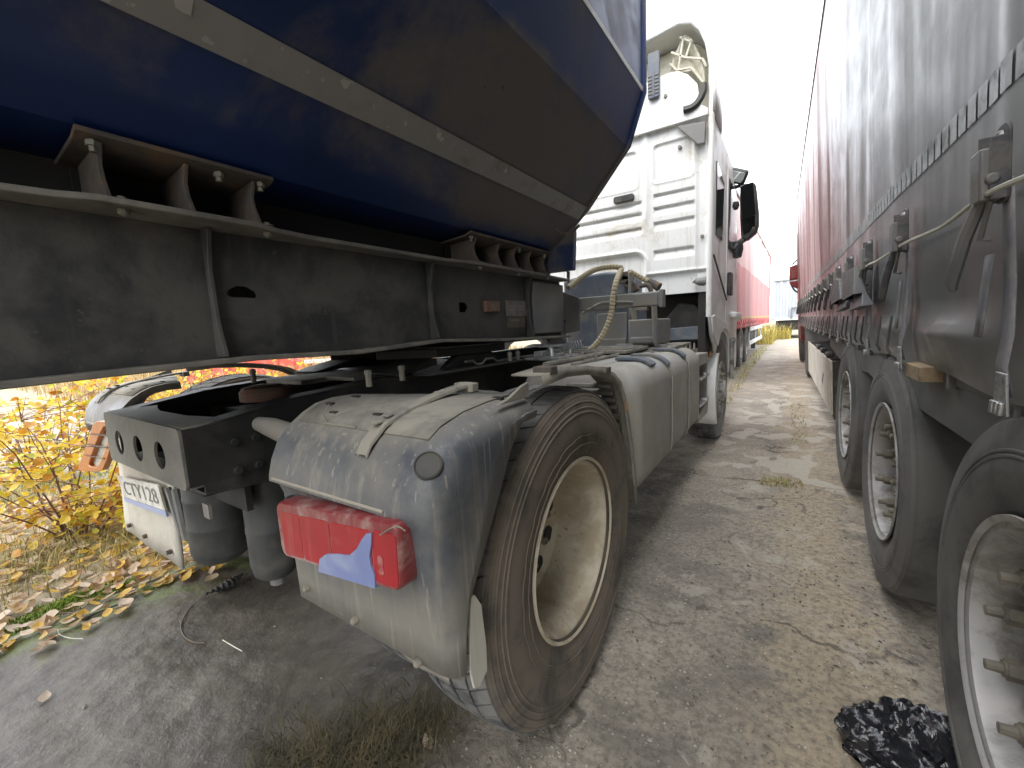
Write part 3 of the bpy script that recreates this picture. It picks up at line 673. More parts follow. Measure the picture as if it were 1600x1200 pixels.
# rear crossmember: pressed plate with three round openings, folded top
def plate_holes(x0, x1, z0, z1, y, holes, thick, rr=.0):
    """plate in the xz plane with true round openings"""
    bm = bmesh.new(); n = 28
    outer = [(x0, z0), (x1, z0), (x1, z1), (x0, z1)]
    me = bpy.data.meshes.new('t')
    cu = bpy.data.curves.new('t', 'CURVE'); cu.dimensions = '2D'; cu.fill_mode = 'BOTH'; cu.extrude = thick/2
    def spl(pts):
        s = cu.splines.new('POLY'); s.points.add(len(pts)-1); s.use_cyclic_u = True
        for q, p in zip(s.points, pts): q.co = (p[0], p[1], 0, 1)
    spl(outer if not rr else rr)
    for (hx, hz, r) in holes: spl([(hx+r*math.cos(2*math.pi*k/n), hz+r*math.sin(2*math.pi*k/n)) for k in range(n)])
    o = bpy.data.objects.new('t', cu); me = bpy.data.meshes.new_from_object(o); 
    V = [(v.co.x, y-v.co.z, v.co.y) for v in me.vertices]; F = [tuple(p.vertices) for p in me.polygons]
    bpy.data.objects.remove(o); bpy.data.curves.remove(cu); bpy.data.meshes.remove(me)
    return V, F
hz = .925; cy_ = .43
holes = [(oy(u, v, cy_).x, oy(u, v, cy_).z, .044) for u, v in ((189, 691), (218, 700), (252, 711))]
cr = []
def rrect(x0, x1, z0, z1, r, n=5):
    out = []
    for cx, cz, a0 in ((x1-r, z0+r, -90), (x1-r, z1-r, 0), (x0+r, z1-r, 90), (x0+r, z0+r, 180)):
        for k in range(n+1): a = R_(a0+90*k/n); out.append((cx+r*math.cos(a), cz+r*math.sin(a)))
    return out
mb = MB(); v, f = plate_holes(0, 0, 0, 0, cy_, holes, .008, rrect(-2.13, -1.415, .835, 1.018, .02)); mb.add(v, f)
crossm = W(mb, 'rear_crossmember', m_cross, tr, smooth=30)
mb = MB()   # folded top flange with a scooped front edge, side cheek, lower flange
fl_ = [(-2.125, cy_+.006), (-1.42, cy_+.006), (-1.42, cy_+.16), (-1.52, cy_+.13), (-1.65, cy_+.10), (-1.9, cy_+.10), (-2.03, cy_+.13), (-2.125, cy_+.16)]
mb.prism(fl_, 'z', 1.012, 1.020); mb.prism([(-2.125, cy_+.006), (-1.42, cy_+.006), (-1.42, cy_+.09), (-2.125, cy_+.09)], 'z', .834, .842)

W(mb, 'top_flange', m_cross, crossm, bevel=.003)
mb = MB(); mb.box(-1.428, -1.4155, cy_+.005, cy_+.22, .842, 1.011); W(mb, 'side_cheek', m_under, crossm, bevel=.003)
mb = MB(); mb.box(-2.12, -1.46, cy_+.16, cy_+.18, .70, .98); mb.box(-2.17, -1.43, .78, .86, .86, .98); mb.cyl((-2.17, RY, .55), (-1.43, RY, .55), .11, 24); mb.box(-2.1, -1.5, 1.3, 1.4, .8, 1.0)
mb.lathe([(-.24, .10), (-.2, .2), (0, .24), (.2, .2), (.24, .1)], (CX, RY, .52), 32); mb.cyl((-1.43, RY, .52), (-.8, RY, .52), .075, 20); mb.cyl((-2.17, RY, .52), (-2.8, RY, .52), .075, 20)
W(mb, 'rear_axle', m_under, tr)
mb = MB(); mb.box(-2.10, -1.50, cy_+.06, cy_+.26, .775, .832); W(mb, 'towing_jaw_plate', m_under, tr, bevel=.01)
m_airspring = M('grey_dusty_bellows', (.036, .038, .037), .6, dirt=(.085, .08, .07), amt=.45, dscale=6, streak=.4)
# air springs behind the crossmember, and the brown cap that shows over the rail
def airspring(x, y, z0, z1, r, name='air_spring'):
    mb = MB(); h = z1-z0
    mb.lathe([(z0, 0), (z0, r*.72), (z0+.015, r*.9), (z0+h*.12, r), (z0+h*.36, r), (z0+h*.37, r*1.02), (z0+h*.40, r*1.02), (z0+h*.41, r), (z0+h*.66, r), (z0+h*.67, r*1.02), (z0+h*.70, r*1.02), (z0+h*.71, r), (z1, r), (z1, 0)], (x, y, 0), 40, 'z')
    return mb
a_ = oy(343, 820, .63); s1 = W(airspring(a_.x, .63, a_.z-.125, .80, .100), 'air_spring', m_airspring, tr)
b_ = oy(425, 830, .70); s2 = W(airspring(b_.x, .70, b_.z-.16, .88, .080), 'air_spring', m_airspring, tr)
mb = MB(); mb.cyl((b_.x, .70, b_.z-.20), (b_.x, .70, b_.z-.155), .026, 12); W(mb, 'bolt', m_greymetal, s2, smooth=30)
mb = MB(); p0 = oy(325, 800, .53); mb.box(p0.x-.022, p0.x+.022, .5245, .5345, p0.z-.02, p0.z+.03); W(mb, 'label_sticker', m_paper, s1)
mb = MB(); p0 = oz(415, 613, 1.06); mb.lathe([(-.02, .085), (.012, .085), (.026, .075), (.034, .05), (.036, 0)], (p0.x, p0.y, 1.055), 32, 'z'); W(mb, 'rusty_cap', m_rustcap, tr)
mb = MB(); mb.tube([oy(405, 662, .62), oy(425, 668, .62), oy(455, 680, .63), oy(480, 700, .64)], [.022, .030, .034, .034], 14); W(mb, 'rubber_sleeve', m_greymetal, tr)
# stub cross tube under guard, gearbox/prop mass that blocks daylight under the frame
mb = MB(); mb.box(-2.1, -1.5, 1.9, 5.6, .62, 1.0); mb.cyl((CX, 1.2, .62), (CX, 2.6, .70), .07, 16); W(mb, 'gearbox', m_under, tr, bevel=.02)

# ---- rear half of the drive-axle mudguard (built for the right side, mirrored for the left)
def rear_guard(sx):
    fx = (lambda x: x) if sx > 0 else (lambda x: 2*CX-x)
    prof = [(.93, 1.072), (.82, 1.072), (.72, 1.064), (.64, 1.045), (.59, 1.018), (.555, .982), (.535, .940), (.524, .900), (.522, .885), (.545, .870), (.556, .84), (.560, .75), (.563, .68), (.566, .60), (.568, .525)]
    if sx < 0: prof = prof[:11]
    n = len(prof); P = np.array(prof)
    T = np.gradient(P, axis=0); T /= np.linalg.norm(T, axis=1)[:, None]; Nn = np.stack([T[:, 1], -T[:, 0]], -1)      # points inwards
    if Nn[5] @ (np.array([.9, .6])-P[5]) < 0: Nn = -Nn
    Z_e = [.48, .68, .72, .80, .97, 1.072]; Y_e = [.575, .62, .645, .70, .805, .915]
    cols = [(-1.14, .03), (-1.135, .0), (-1.0, 0), (-.8, 0), (-.66, 0), (-.63, 0), (-.60, .004), (-.578, .013), (-.561, .030), (-.553, .052)]
    cut = lambda x, y: y if y < .62 else .62+(y-.62)*(1-.48*max(0, min(1, (-.62-x)/.5)))      # the top skin's front edge runs askew
    Ys = [p[0] for p in prof[:7]]+[.527, .525, .526, .530, .538, .546, .556, .566]                  # the lip over the lamp dies out towards the corner
    G = []
    for i in range(n):
        row = []
        for x, d in cols:
            w_ = max(0, min(1, (x+.655)/.05)); w_ = w_*w_*(3-2*w_); y_ = P[i, 0]*(1-w_)+Ys[i]*w_
            d *= 1 if P[i, 1] > .80 else .45+.55*max(0, (P[i, 1]-.52)/.28)
            row.append((fx(x), cut(x, y_)+Nn[i, 0]*d*(0 if 6 < i < 10 and w_ > 0 else 1)+(d*.9 if 6 < i < 10 and w_ > 0 else 0), P[i, 1]+Nn[i, 1]*d*(0 if 6 < i < 10 else 1)))
        G.append(row)
    # skirt down to the free edge beside the tyre
    for i in range(n):
        b = G[i][-1]; ze = min(1.070, b[2]+.004*(n-i)*.3); e = (fx(-.551), max(np.interp(ze, Z_e, Y_e), b[1]+.004), ze)
        for k in (.33, .66, 1): G[i].append((b[0]+(e[0]-b[0])*k, b[1]+(e[1]-b[1])*k, b[2]+(e[2]-b[2])*k))
    mb = MB(); mb.grid(G)
    g = W(mb, 'rear_mudguard', m_guard, tr, solid=.006, smooth=50)
    # inner border of the top panel
    mb = MB(); zt = 1.0745
    def line(pts, r=.004): mb.tube([(fx(x), y, z) for x, y, z in pts], r, 6)
    line([(-1.06, cut(-1.06, .88), 1.076), (-1.06, cut(-1.06, .70), 1.066), (-1.03, .625, 1.047), (-.98, .605, 1.034), (-.86, .605, 1.034)])
    W(mb, 'pressed_bead', m_guardd, g)
    mb = MB()   # dusty top skin laid over the crown
    tp = [(.925, 1.0765), (.82, 1.0765), (.72, 1.0685), (.645, 1.0515), (.605, 1.031)]
    mb.grid([[(fx(x), cut(x, y)-.002, z) for x in (-1.11, -.9, -.72, -.62)] for y, z in tp])
    W(mb, 'dust_crust', m_guardd, g, solid=.003)
    # latch strap
    mb = MB(); xs = -.775
    pr = [(.93, 1.095), (.86, 1.090), (.76, 1.078), (.68, 1.064), (.61, 1.044), (.565, 1.010), (.548, .985)]
    P2 = []
    for y, z in pr: P2.append([(fx(xs-.019), y, z), (fx(xs-.017), y, z+.010), (fx(xs+.017), y, z+.010), (fx(xs+.019), y, z)])
    mb.grid(P2); mb.box(*sorted((fx(xs-.034), fx(xs+.034))), .905, .935, 1.078, 1.104)
    for y, z in ((.60, 1.052), (.632, 1.062)): mb.box(*sorted((fx(xs-.010), fx(xs+.010))), y-.01, y+.01, z, z+.007)
    st = W(mb, 'latch_strap', m_guardd, g, bevel=.003)
    mb = MB()
    for k in range(3): mb.box(*sorted((fx(xs-.013), fx(xs+.013))), .80+k*.028, .816+k*.028, 1.0925+k*.002, 1.0955+k*.002)
    W(mb, 'strap_ridge', m_flap, st)
    # clip slots, bump under latch
    mb = MB()
    for x, y, z in ((-1.04, .74, 1.0795), (-1.06, .67, 1.070), (-1.0, .640, 1.055), (-.84, .655, 1.058), (-.62, .86, 1.077)): mb.box(*sorted((fx(x-.014), fx(x+.014))), y-.006, y+.006, z-.01, z+.003)
    W(mb, 'clip_slot', m_frame, g)
    # upturned outer tip of the top skin
    mb = MB(); mb.prism([(.93, 1.072), (.78, 1.0735), (.83, 1.083), (.89, 1.105), (.925, 1.112)], 'x', *sorted((fx(-.575), fx(-.566)))); W(mb, 'turned_up_tip', m_guardd, g, bevel=.002)
    # lip over the lamp with its pale dust line
    mb = MB(); mb.tube([(fx(-1.12), .5205, .893), (fx(-.9), .5205, .893), (fx(-.68), .5205, .893)], .0035, 6); W(mb, 'dust_line', m_lip, g)
    # round blanking cap
    c0 = (fx(-.612), .553, .992)
    return g, fx
guard, FX = rear_guard(1)
mb = MB(); pc, nrm = hit(guard, 670, 728)
ax_ = nrm.to_track_quat('Z', 'Y').to_matrix()
ring = lambda r, h: [pc+ax_ @ Vector((r*math.cos(2*math.pi*k/28), r*math.sin(2*math.pi*k/28), h)) for k in range(28)]
vs = ring(.030, -.012)+ring(.030, .005)+ring(.0275, .008)+ring(.0255, .0045)+ring(.0001, .0045)
mb.add(vs, [(i*28+k, i*28+(k+1) % 28, (i+1)*28+(k+1) % 28, (i+1)*28+k) for i in range(4) for k in range(28)]); W(mb, 'blanking_cap', m_airspring, guard)
# mud flap hanging below the guard: one sheet with a torn outer corner
def flap_grid(x0, x1, z0, z1, y0, y1, n=10, wav=.006):
    return [[(x0+(x1-x0)*i/n, y0+(y1-y0)*j/n+wav*math.sin(i*1.3+j*.8), z0+(z1-z0)*j/n) for i in range(n+1)] for j in range(n+1)]
mb = MB()
zl, zr = .555, .505
rows = []
for j in range(11):
    s = j/10; row = []
    for i in range(13):
        k = i/12; x = -1.13+k*(.570); zb = zl+(zr-zl)*k
        z = .705+(zb-.705)*s; y = .5775-.006*s+.004*math.sin(i*.9+1.5*s)
        if k > .88: y += (k-.88)*.35*(1-.3*s)
        row.append((x, y, z))
    rows.append(row)
mb.grid(rows); flap = W(mb, 'mud_flap', m_flap, tr, solid=.007, smooth=60)
mb = MB()   # pale stiffening strip with bolts along the lower edge
mb.grid([[(-1.128+k*.55, .5705, .555-.05*k+h) for k in np.linspace(0, 1, 10)] for h in (.002, .024)]); W(mb, 'edge_strip', m_flap, flap, solid=.0015)
mb = MB()
for x in (-1.09, -.88, -.66): zz = .558-.05*((x+1.13)/.570)+.014; mb.lathe([(-.010, 0), (-.009, .006), (-.005, .009), (.004, .010)], (x, .560, zz), 10, 'y')
W(mb, 'bolt', m_stud, flap, smooth=30)
mb = MB()   # torn tongue of the flap, split from the sheet
pts = [(735, 935), (742, 930), (752, 945), (760, 1010), (761, 1048), (750, 1072), (742, 1076), (736, 1050), (735, 990)]
vs = [ox(u, v, -.550) for u, v in pts]; q = [Vector((p.x-.006, p.y, p.z)) for p in vs]; n_ = len(vs)
mb.add(vs+q, [tuple(range(n_)), tuple(range(2*n_-1, n_-1, -1))]+[(i, i+n_, (i+1) % n_+n_, (i+1) % n_) for i in range(n_)])
tg = W(mb, 'torn_flap_tongue', m_paleflap, flap, smooth=0)
# tail lamp
LY = .500
_q = [oy(429, 783, LY), oy(622, 820, LY), oy(628, 928, LY), oy(441, 868, LY)]            # the lamp hangs askew: TL TR BR BL
def LP(a, b, d=0.0):
    """point on the lamp's face: a along, b down, d behind it"""
    p = _q[0].lerp(_q[1], a).lerp(_q[3].lerp(_q[2], a), b); return Vector((p.x, p.y+d, p.z))
def lamp_box(a0, a1, b0, b1, d0, d1, ra=.05, rb=.18, n=5, dome=.0):
    A = []
    for ca, cb, t0 in ((a1-ra, b1-rb, 0), (a0+ra, b1-rb, 90), (a0+ra, b0+rb, 180), (a1-ra, b0+rb, 270)):
        for k in range(n+1): t = R_(t0+90*k/n); A.append((ca+ra*math.cos(t), cb+rb*math.sin(t)))
    m = len(A); ac, bc = (a0+a1)/2, (b0+b1)/2; vs = []; mb = MB()
    lay = [(d1, 1.0), (d0+.012, 1.0), (d0+.004, .985), (d0, .95)]
    for d, s_ in lay: vs += [LP(ac+(a-ac)*(1-(1-s_)*.4), bc+(b-bc)*s_, d) for a, b in A]
    if dome: vs += [LP(ac, bc, d0-dome)]
    mb.add(vs, [(i*m+k, i*m+(k+1) % m, (i+1)*m+(k+1) % m, (i+1)*m+k) for i in range(3) for k in range(m)]+[tuple(range(m)), tuple(range(3*m, 4*m))])
    return mb
lamp = W(lamp_box(-.012, .99, -.03, 1.03, .048, .085), 'tail_lamp', m_darkplastic, tr)
lens = W(lamp_box(0, 1, 0, 1, 0, .050), 'lens', m_clearlens, lamp)
m_deepred = M('deep_red_lens', (.30, .012, .02), .3, dirt=(.40, .20, .18), amt=.3, dscale=12, fine=.4)
for a0, a1, b0 in ((.045, .235, .15), (.239, .50, .15), (.504, .82, .15)): W(lamp_box(a0, a1, b0, .95, -.0012, .005, .02, .08), 'lens_field', m_redlens, lamp)
W(lamp_box(.824, .985, .13, .95, -.0014, .005, .025, .10), 'lens_end_field', m_redlens, lamp)
W(lamp_box(.855, .895, .50, .80, -.0024, .005, .012, .05), 'reflex_square', m_deepred, lamp)
poly = [(497, 893), (499, 874), (509, 866), (530, 866), (545, 868), (557, 858), (565, 843), (572, 834), (580, 833), (580, 850), (577, 868), (579, 884), (585, 900), (586, 920), (560, 912), (530, 903)]
mb = MB(); vs = [oy(u, v, LY-.0045) for u, v in poly]; q = [Vector((p.x, LY+.002, p.z)) for p in vs]; n_ = len(vs)
mb.add(vs+q, [tuple(range(n_))]+[(i, i+n_, (i+1) % n_+n_, (i+1) % n_) for i in range(n_)]); pt = W(mb, 'broken_out_patch', m_patch, lamp, smooth=0)
pt['label'] = 'pale blue gap where the red lens is broken away'
mb = MB(); mb.tube(smoothpath([oy(594, 836, LY-.008), oy(610, 826, LY-.010), oy(622, 823, LY-.010), oy(634, 830, LY-.008)]), .0016, 6); W(mb, 'wire_clip', m_stud, lamp)
mb = MB(); p = LP(0, .3); mb.box(p.x-.022, p.x+.005, LY+.03, .56, p.z-.03, p.z+.04); W(mb, 'lamp_bracket', m_darkplastic, lamp, bevel=.008)

# left rear guard, its dangling amber lamp, flap and plate
gl, FXL = rear_guard(-1)
for o in [gl]+list(gl.children):
    pass
mb = MB(); mb.grid([[(-2.47-.56*k, .50+.1*s, 1.02+.05*s) for k in (0, .5, 1)] for s in (0, 1)])
lx = -2.78
lam2 = thing_dummy = None
fr_px = [(148, 659), (165, 660), (172, 672), (170, 700), (160, 735), (124, 738), (122, 728), (138, 690)]
mb = MB()
outer = [(146, 660), (168, 658), (175, 668), (172, 700), (160, 736), (125, 737), (121, 729)]
inner = [(163, 668), (169, 668), (168, 690), (152, 729), (138, 727), (146, 705)]
YL = .47
def ringplate(outer, inner, y, th):
    A = [oy(u, v, y) for u, v in outer]; B = [oy(u, v, y) for u, v in inner]
    ca = sum(A, Vector())/len(A)
    def res(L, n=28):
        out = []
        for k in range(n):
            t = k/n*len(L); i = int(t); f = t-i; out.append(L[i].lerp(L[(i+1) % len(L)], f))
        return out
    a, b = res(A), res(B); n = 28; off = Vector((0, th, 0))
    vs = a+b+[p+off for p in a]+[p+off for p in b]
    F = []
    for i in range(n):
        j = (i+1) % n; F += [(i, j, n+j, n+i), (2*n+i, 3*n+i, 3*n+j, 2*n+j), (i, 2*n+i, 2*n+j, j), (n+i, n+j, 3*n+j, 3*n+i)]
    return vs, F
outer_r = [(144, 664), (150, 658), (165, 658), (174, 664), (174, 690), (168, 716), (160, 735), (150, 737), (126, 737), (121, 731), (128, 712), (136, 690)]
inner_r = [(161, 668), (163, 666), (169, 667), (170, 672), (168, 690), (162, 708), (154, 727), (150, 730), (140, 729), (138, 726), (145, 705), (153, 684)]
v, f = ringplate(outer_r, inner_r, YL, .022); mb = MB(); mb.add(v, f)
lampl = W(mb, 'tail_lamp', m_orange, tr, bevel=.004); lampl['label'] = 'amber left tail lamp with its lens knocked out, hanging loose by wires'
mb = MB(); vs = [oy(u, v, YL+.018) for u, v in inner_r]; mb.add(vs, [tuple(range(len(vs)))]); W(mb, 'lamp_back', m_paleflap, lampl, smooth=0)
mb = MB()
for (a, b) in (((140, 678), (171, 681)), ((136, 694), (168, 700)), ((132, 711), (163, 717))): mb.tube([oy(*a, YL-.004), oy(*b, YL-.004)], .0025, 6)
mb.tube(smoothpath([oy(136, 684, YL), oy(112, 679, YL), oy(97, 678, YL), oy(90, 685, YL), oy(98, 692, YL), oy(132, 697, YL), oy(172, 699, YL-.006)]), .0022, 6); W(mb, 'loose_wire', m_rust, lampl)
mb = MB()
x0, x1, yf = -2.93, -2.16, .625
G = [[(x0+(x1-x0)*i/10-.03*s, yf-.02*s+.004*math.sin(i), .86-(.86-.275)*s+(.025*(1-i/10))*s*0) for i in range(11)] for s in np.linspace(0, 1, 9)]
mb.grid(G); flapl = W(mb, 'mud_flap', m_paleflap, tr, solid=.012, smooth=60); flapl['label'] = 'pale left mud flap carrying the licence plate'
mb = MB()
for i in (1.5, 4.6, 8.6): mb.lathe([(-.012, 0), (-.012, .010), (.004, .012)], (x0+(x1-x0)*i/10-.03, yf-.03, .33-.0), 10, 'y')
W(mb, 'bolt', m_rust, flapl, smooth=30)
# plate, tilted as seen: plane just proud of the flap
pl_y = yf-.045
pp = [(183, 744), (246, 758), (258, 798), (193, 776)]
A = [oy(u, v, pl_y) for u, v in pp]
mb = MB(); q = [p+Vector((0, .008, 0)) for p in A]; mb.add(A+q, [(0, 1, 2, 3), (7, 6, 5, 4)]+[(i, i+4, (i+1) % 4+4, (i+1) % 4) for i in range(4)]); plate = W(mb, 'licence_plate', m_plate, tr, smooth=0)
mb = MB(); B = [A[3].lerp(A[0], -.02), A[2].lerp(A[1], -.02), A[2].lerp(A[1], -.24), A[3].lerp(A[0], -.24)]; mb.add(B+[p+Vector((0, .008, 0)) for p in B], [(0, 1, 2, 3), (0, 4, 5, 1), (1, 5, 6, 2), (2, 6, 7, 3), (3, 7, 4, 0)]); W(mb, 'blue_strip', m_blue, plate, smooth=0)
tc = bpy.data.curves.new('plate_text', 'FONT'); tc.body = 'CTY128'; tc.size = 1; tc.extrude = .0; to = bpy.data.objects.new('plate_text', tc)
me = bpy.data.meshes.new_from_object(to); co = np.array([v.co for v in me.vertices]); mn, mx = co.min(0), co.max(0)
V = []
for c_ in co:
    a = (c_[0]-mn[0])/(mx[0]-mn[0])*.80+.12; b = (c_[1]-mn[1])/(mx[1]-mn[1])*.62+.2
    p = A[3].lerp(A[2], a).lerp(A[0].lerp(A[1], a), b); V.append((p.x, p.y-.002, p.z))
mb = MB(); mb.add(V, [tuple(p.vertices) for p in me.polygons]); W(mb, 'plate_lettering', m_ink, plate, smooth=0, fix=False)
bpy.data.objects.remove(to)
mb = MB(); mb.tube([oy(262, 762, .575), oy(283, 832, .575)], .012, 8); mb.tube([oy(274, 764, .56), oy(292, 842, .56)], .016, 8); W(mb, 'flap_bracket', m_greymetal, tr)

# ---- front half of the mudguard arch
prof = [(1.0, 1.118), (1.15, 1.126), (1.3, 1.115), (1.45, 1.092), (1.57, 1.058), (1.645, 1.015), (1.70, .94), (1.745, .84), (1.785, .72), (1.82, .58), (1.85, .43)]
for sx in (1, -1):
    fx = (lambda x: x) if sx > 0 else (lambda x: 2*CX-x)
    mb = MB(); mb.grid([[(fx(x), y, z) for x in (-.67, -.62, -.568)] for y, z in prof])
    P = np.array(prof); T = np.gradient(P, axis=0); T /= np.linalg.norm(T, axis=1)[:, None]; Nn = np.stack([T[:, 1], -T[:, 0]], -1)
    mb.grid([[(fx(-.566), y+Nn[i, 0]*d, z+Nn[i, 1]*d) for d in (-.004, .028)] for i, (y, z) in enumerate(prof)])
    fg = W(mb, 'front_mudguard', m_guardd, tr, solid=.006, smooth=50)
    if sx > 0:
        mb = MB()   # stiffening ribs inside the arch
        for s in np.linspace(.50, .98, 12):
            t = s*(len(prof)-1); i = min(int(t), len(prof)-2); f = t-i; y = P[i, 0]*(1-f)+P[i+1, 0]*f; z = P[i, 1]*(1-f)+P[i+1, 1]*f; nn = Nn[i]
            a = Vector((-.80, y+nn[0]*.02, z+nn[1]*.02)); b = Vector((-.60, y+nn[0]*.02, z+nn[1]*.02)); mb.tube([a, b], .011, 6)
        W(mb, 'stiffening_rib', m_guardd, fg)
        mb = MB()
        for y, z in ((1.06, 1.128), (1.50, 1.080)): mb.box(-.62, -.560, y-.022, y+.022, z-.012, z+.012)
        W(mb, 'clip', m_rust, fg, bevel=.003)
        mb = MB(); mb.box(-.572, -.558, 1.705, 1.715, .885, .925); W(mb, 'side_marker', m_orange, fg, bevel=.004)

# ---- fuel tank with straps, step and second tank box
def tank(y0, y1, x_out, w, z0, z1, r, er):
    a = rrect(x_out-w, x_out, z0, z1, r, 7); cx, cz = x_out-w/2, (z0+z1)/2; mb = MB(); m = len(a); vs = []
    lay = []
    for k in range(6): t = k/5*math.pi/2; lay.append((y0+er*(1-math.sin(t)), er*(1-math.cos(t))))
    lay = lay[::-1]; lay = [(y0+er*(1-math.sin(t)), er*(1-math.cos(math.pi/2-t)) if False else er*(1-math.sqrt(max(0, 1-(1-math.sin(t))**2)))) for t in np.linspace(0, math.pi/2, 7)][::-1]
    L = []
    for t in np.linspace(0, math.pi/2, 7): L.append((y0+er*(1-math.cos(math.pi/2-t)) if False else y0+er*(1-math.sin(t)), er*(1-math.cos(t))))
    L = L[::-1]           # from face (inset er) to full section
    L = [(y0+er*(1-math.cos(t)), er*(1-math.sin(t))) for t in np.linspace(0, math.pi/2, 7)]
    L2 = [(y1-(y-y0), d) for y, d in L[::-1]]
    for y, d in L+L2:
        for x, z in a:
            sx = (w/2-d)/(w/2); sz = ((z1-z0)/2-d)/((z1-z0)/2); vs.append((cx+(x-cx)*sx, y, cz+(z-cz)*sz))
    n = len(L+L2); mb.add(vs, [(i*m+k, i*m+(k+1) % m, (i+1)*m+(k+1) % m, (i+1)*m+k) for i in range(n-1) for k in range(m)]+[tuple(range(m)), tuple(range((n-1)*m, n*m))])
    return mb
TZ0, TZ1, TX = .40, 1.045, -.575
t1 = W(tank(1.93, 2.62, TX, .66, TZ0, TZ1, .12, .07), 'fuel_tank', m_tank, tr)
t2 = W(tank(2.63, 3.12, TX, .66, TZ0, TZ1, .13, .04), 'fuel_tank', m_tank, tr)
t3 = W(tank(3.13, 3.55, TX, .66, TZ0, TZ1, .13, .04), 'fuel_tank', m_tank, tr)
def strap(y, w=.03, off=.006, x_out=TX):
    a = rrect(x_out-.66-off, x_out+off, TZ0-off, TZ1+off, .13+off, 7); mb = MB(); m = len(a)
    vs = [(x, y-w/2, z) for x, z in a]+[(x, y+w/2, z) for x, z in a]; mb.add(vs, [(k, (k+1) % m, (k+1) % m+m, k+m) for k in range(m)]); return mb
for (y, t) in ((2.58, t1), (3.08, t2)): W(strap(y), 'tank_strap', m_tank, t, solid=.005)
def pad(y, w, a0, a1, t):
    mb = MB(); r = .13+.014; cx, cz = TX-.13, TZ1-.13; G = []
    for k in range(9):
        a = R_(a0+(a1-a0)*k/8); G.append([(cx+r*math.cos(a), yy, cz+r*math.sin(a)) for yy in (y-w/2, y+w/2)])
    G = [[(cx-.10, yy, cz+r) for yy in (y-w/2, y+w/2)]]+G if a0 > 80 else G
    mb.grid(G); return W(mb, 'rubber_pad', m_bluegrey, t, solid=.016, bevel=.002)
pad(2.30, .10, 92, 48, t1); pad(2.56, .07, 92, 35, t1); pad(3.06, .08, 92, 40, t2)
# step well beyond the tanks
mb = MB(); mb.prism([(3.57, TZ0+.02), (4.02, TZ0+.02), (4.08, .55), (4.08, .85), (4.02, .96), (3.57, .99)], 'x', -1.15, -.68); mb.prism([(3.57, TZ0+.02), (4.02, TZ0+.02), (4.08, .50), (4.08, .55), (3.57, .47)], 'x', -.679, -.59); mb.prism([(3.57, .88), (4.06, .88), (4.02, .97), (3.57, .99)], 'x', -.679, -.59); mb.box(-.679, -.59, 3.57, 3.61, .471, .879); mb.box(-.679, -.60, 4.03, 4.07, .551, .879); stp = W(mb, 'step_box', m_tank, tr, bevel=.01)
mb = MB()
for z in (.78, .56): mb.tube([(-.70, 3.9, z), (-.575, 3.9, z)], .024, 10); mb.box(-.678, -.582, 3.62, 4.05, z-.02, z+.0)
W(mb, 'step_tread', m_steel, stp, bevel=.003)
# clutter on top of the tanks and the catwalk
mb = MB()
for (a, b, r) in (((-.80, 2.05, 1.035), (-.80, 3.9, 1.045), .012), ((-.95, 2.0, 1.05), (-.92, 3.2, 1.05), .010), ((-1.06, 1.9, 1.06), (-1.02, 3.5, 1.07), .014)): mb.tube(smoothpath([a, ((a[0]+b[0])/2+.02, (a[1]+b[1])/2, a[2]+.006), b]), r, 7)
W(mb, 'air_pipe', m_guardd, tr)
mb = MB(); mb.box(-1.36, -.86, 2.62, 3.78, 1.062, 1.082); mb.box(-.86, -.70, 3.1, 3.85, 1.05, 1.07)
for k in range(9): mb.box(-1.34, -.88, 2.68+k*.12, 2.72+k*.12, 1.083, 1.090)
W(mb, 'catwalk', m_guardd, tr, bevel=.003)
mb = MB()
for k in range(22):
    x, y = random.uniform(-1.35, -.85), random.uniform(2.1, 3.8); s = random.uniform(.010, .026)
    if random.random() < .5: mb.cyl((x, y, 1.03), (x, y, 1.075+random.uniform(.01, .03)), s*.6, 8)
    else: mb.box(x-s, x+s, y-s*1.5, y+s*1.5, 1.03, 1.075+random.uniform(0, .02))
W(mb, 'fitting', m_greymetal, tr, bevel=.003)
# battery/valve block and lower rear lockers under the cab
mb = MB(); mb.box(-1.02, -.80, 3.15, 3.55, 1.09, 1.28); mb.box(-1.0, -.82, 3.13, 3.17, 1.10, 1.15); W(mb, 'valve_block', m_greymetal, tr, bevel=.01)

# ---- fifth wheel
FY = .46
mb = MB()
out = [(-2.22, .98), (-2.25, 1.25), (-2.22, 1.55), (-2.0, 1.72), (-1.6, 1.72), (-1.38, 1.55), (-1.35, 1.25), (-1.38, .98), (-1.62, .82), (-1.72, 1.1), (-1.88, 1.1), (-1.98, .82)]
mb.prism([(x, y+FY) for x, y in out], 'z', 1.135, 1.178)
for x0, x1 in ((-2.2, -2.0), (-1.6, -1.4)): mb.prism([(.74+FY, 1.085), (1.0+FY, 1.134), (1.0+FY, 1.10), (.76+FY, 1.07)], 'x', x0, x1)
for x in (-1.40, -2.20): mb.prism([(1.02+FY, 1.074), (1.52+FY, 1.074), (1.42+FY, 1.134), (1.12+FY, 1.134)], 'x', x-.02, x+.02)
mb.box(-2.3, -1.3, .85+FY, 1.65+FY, 1.061, 1.073)
fw = W(mb, 'fifth_wheel', m_frame, tr, bevel=.006)
mb = MB()
for (x, y) in ((-1.345, 1.02), (-1.36, 1.20), (-2.1, .95), (-1.33, 1.98), (-1.34, 2.08)): mb.cyl((x, y, 1.058), (x, y, 1.105), .012, 8); mb.lathe([(1.105, .016), (1.122, .013), (1.127, 0)], (x, y, 0), 8, 'z')
W(mb, 'bolt', m_stud, fw, smooth=30)
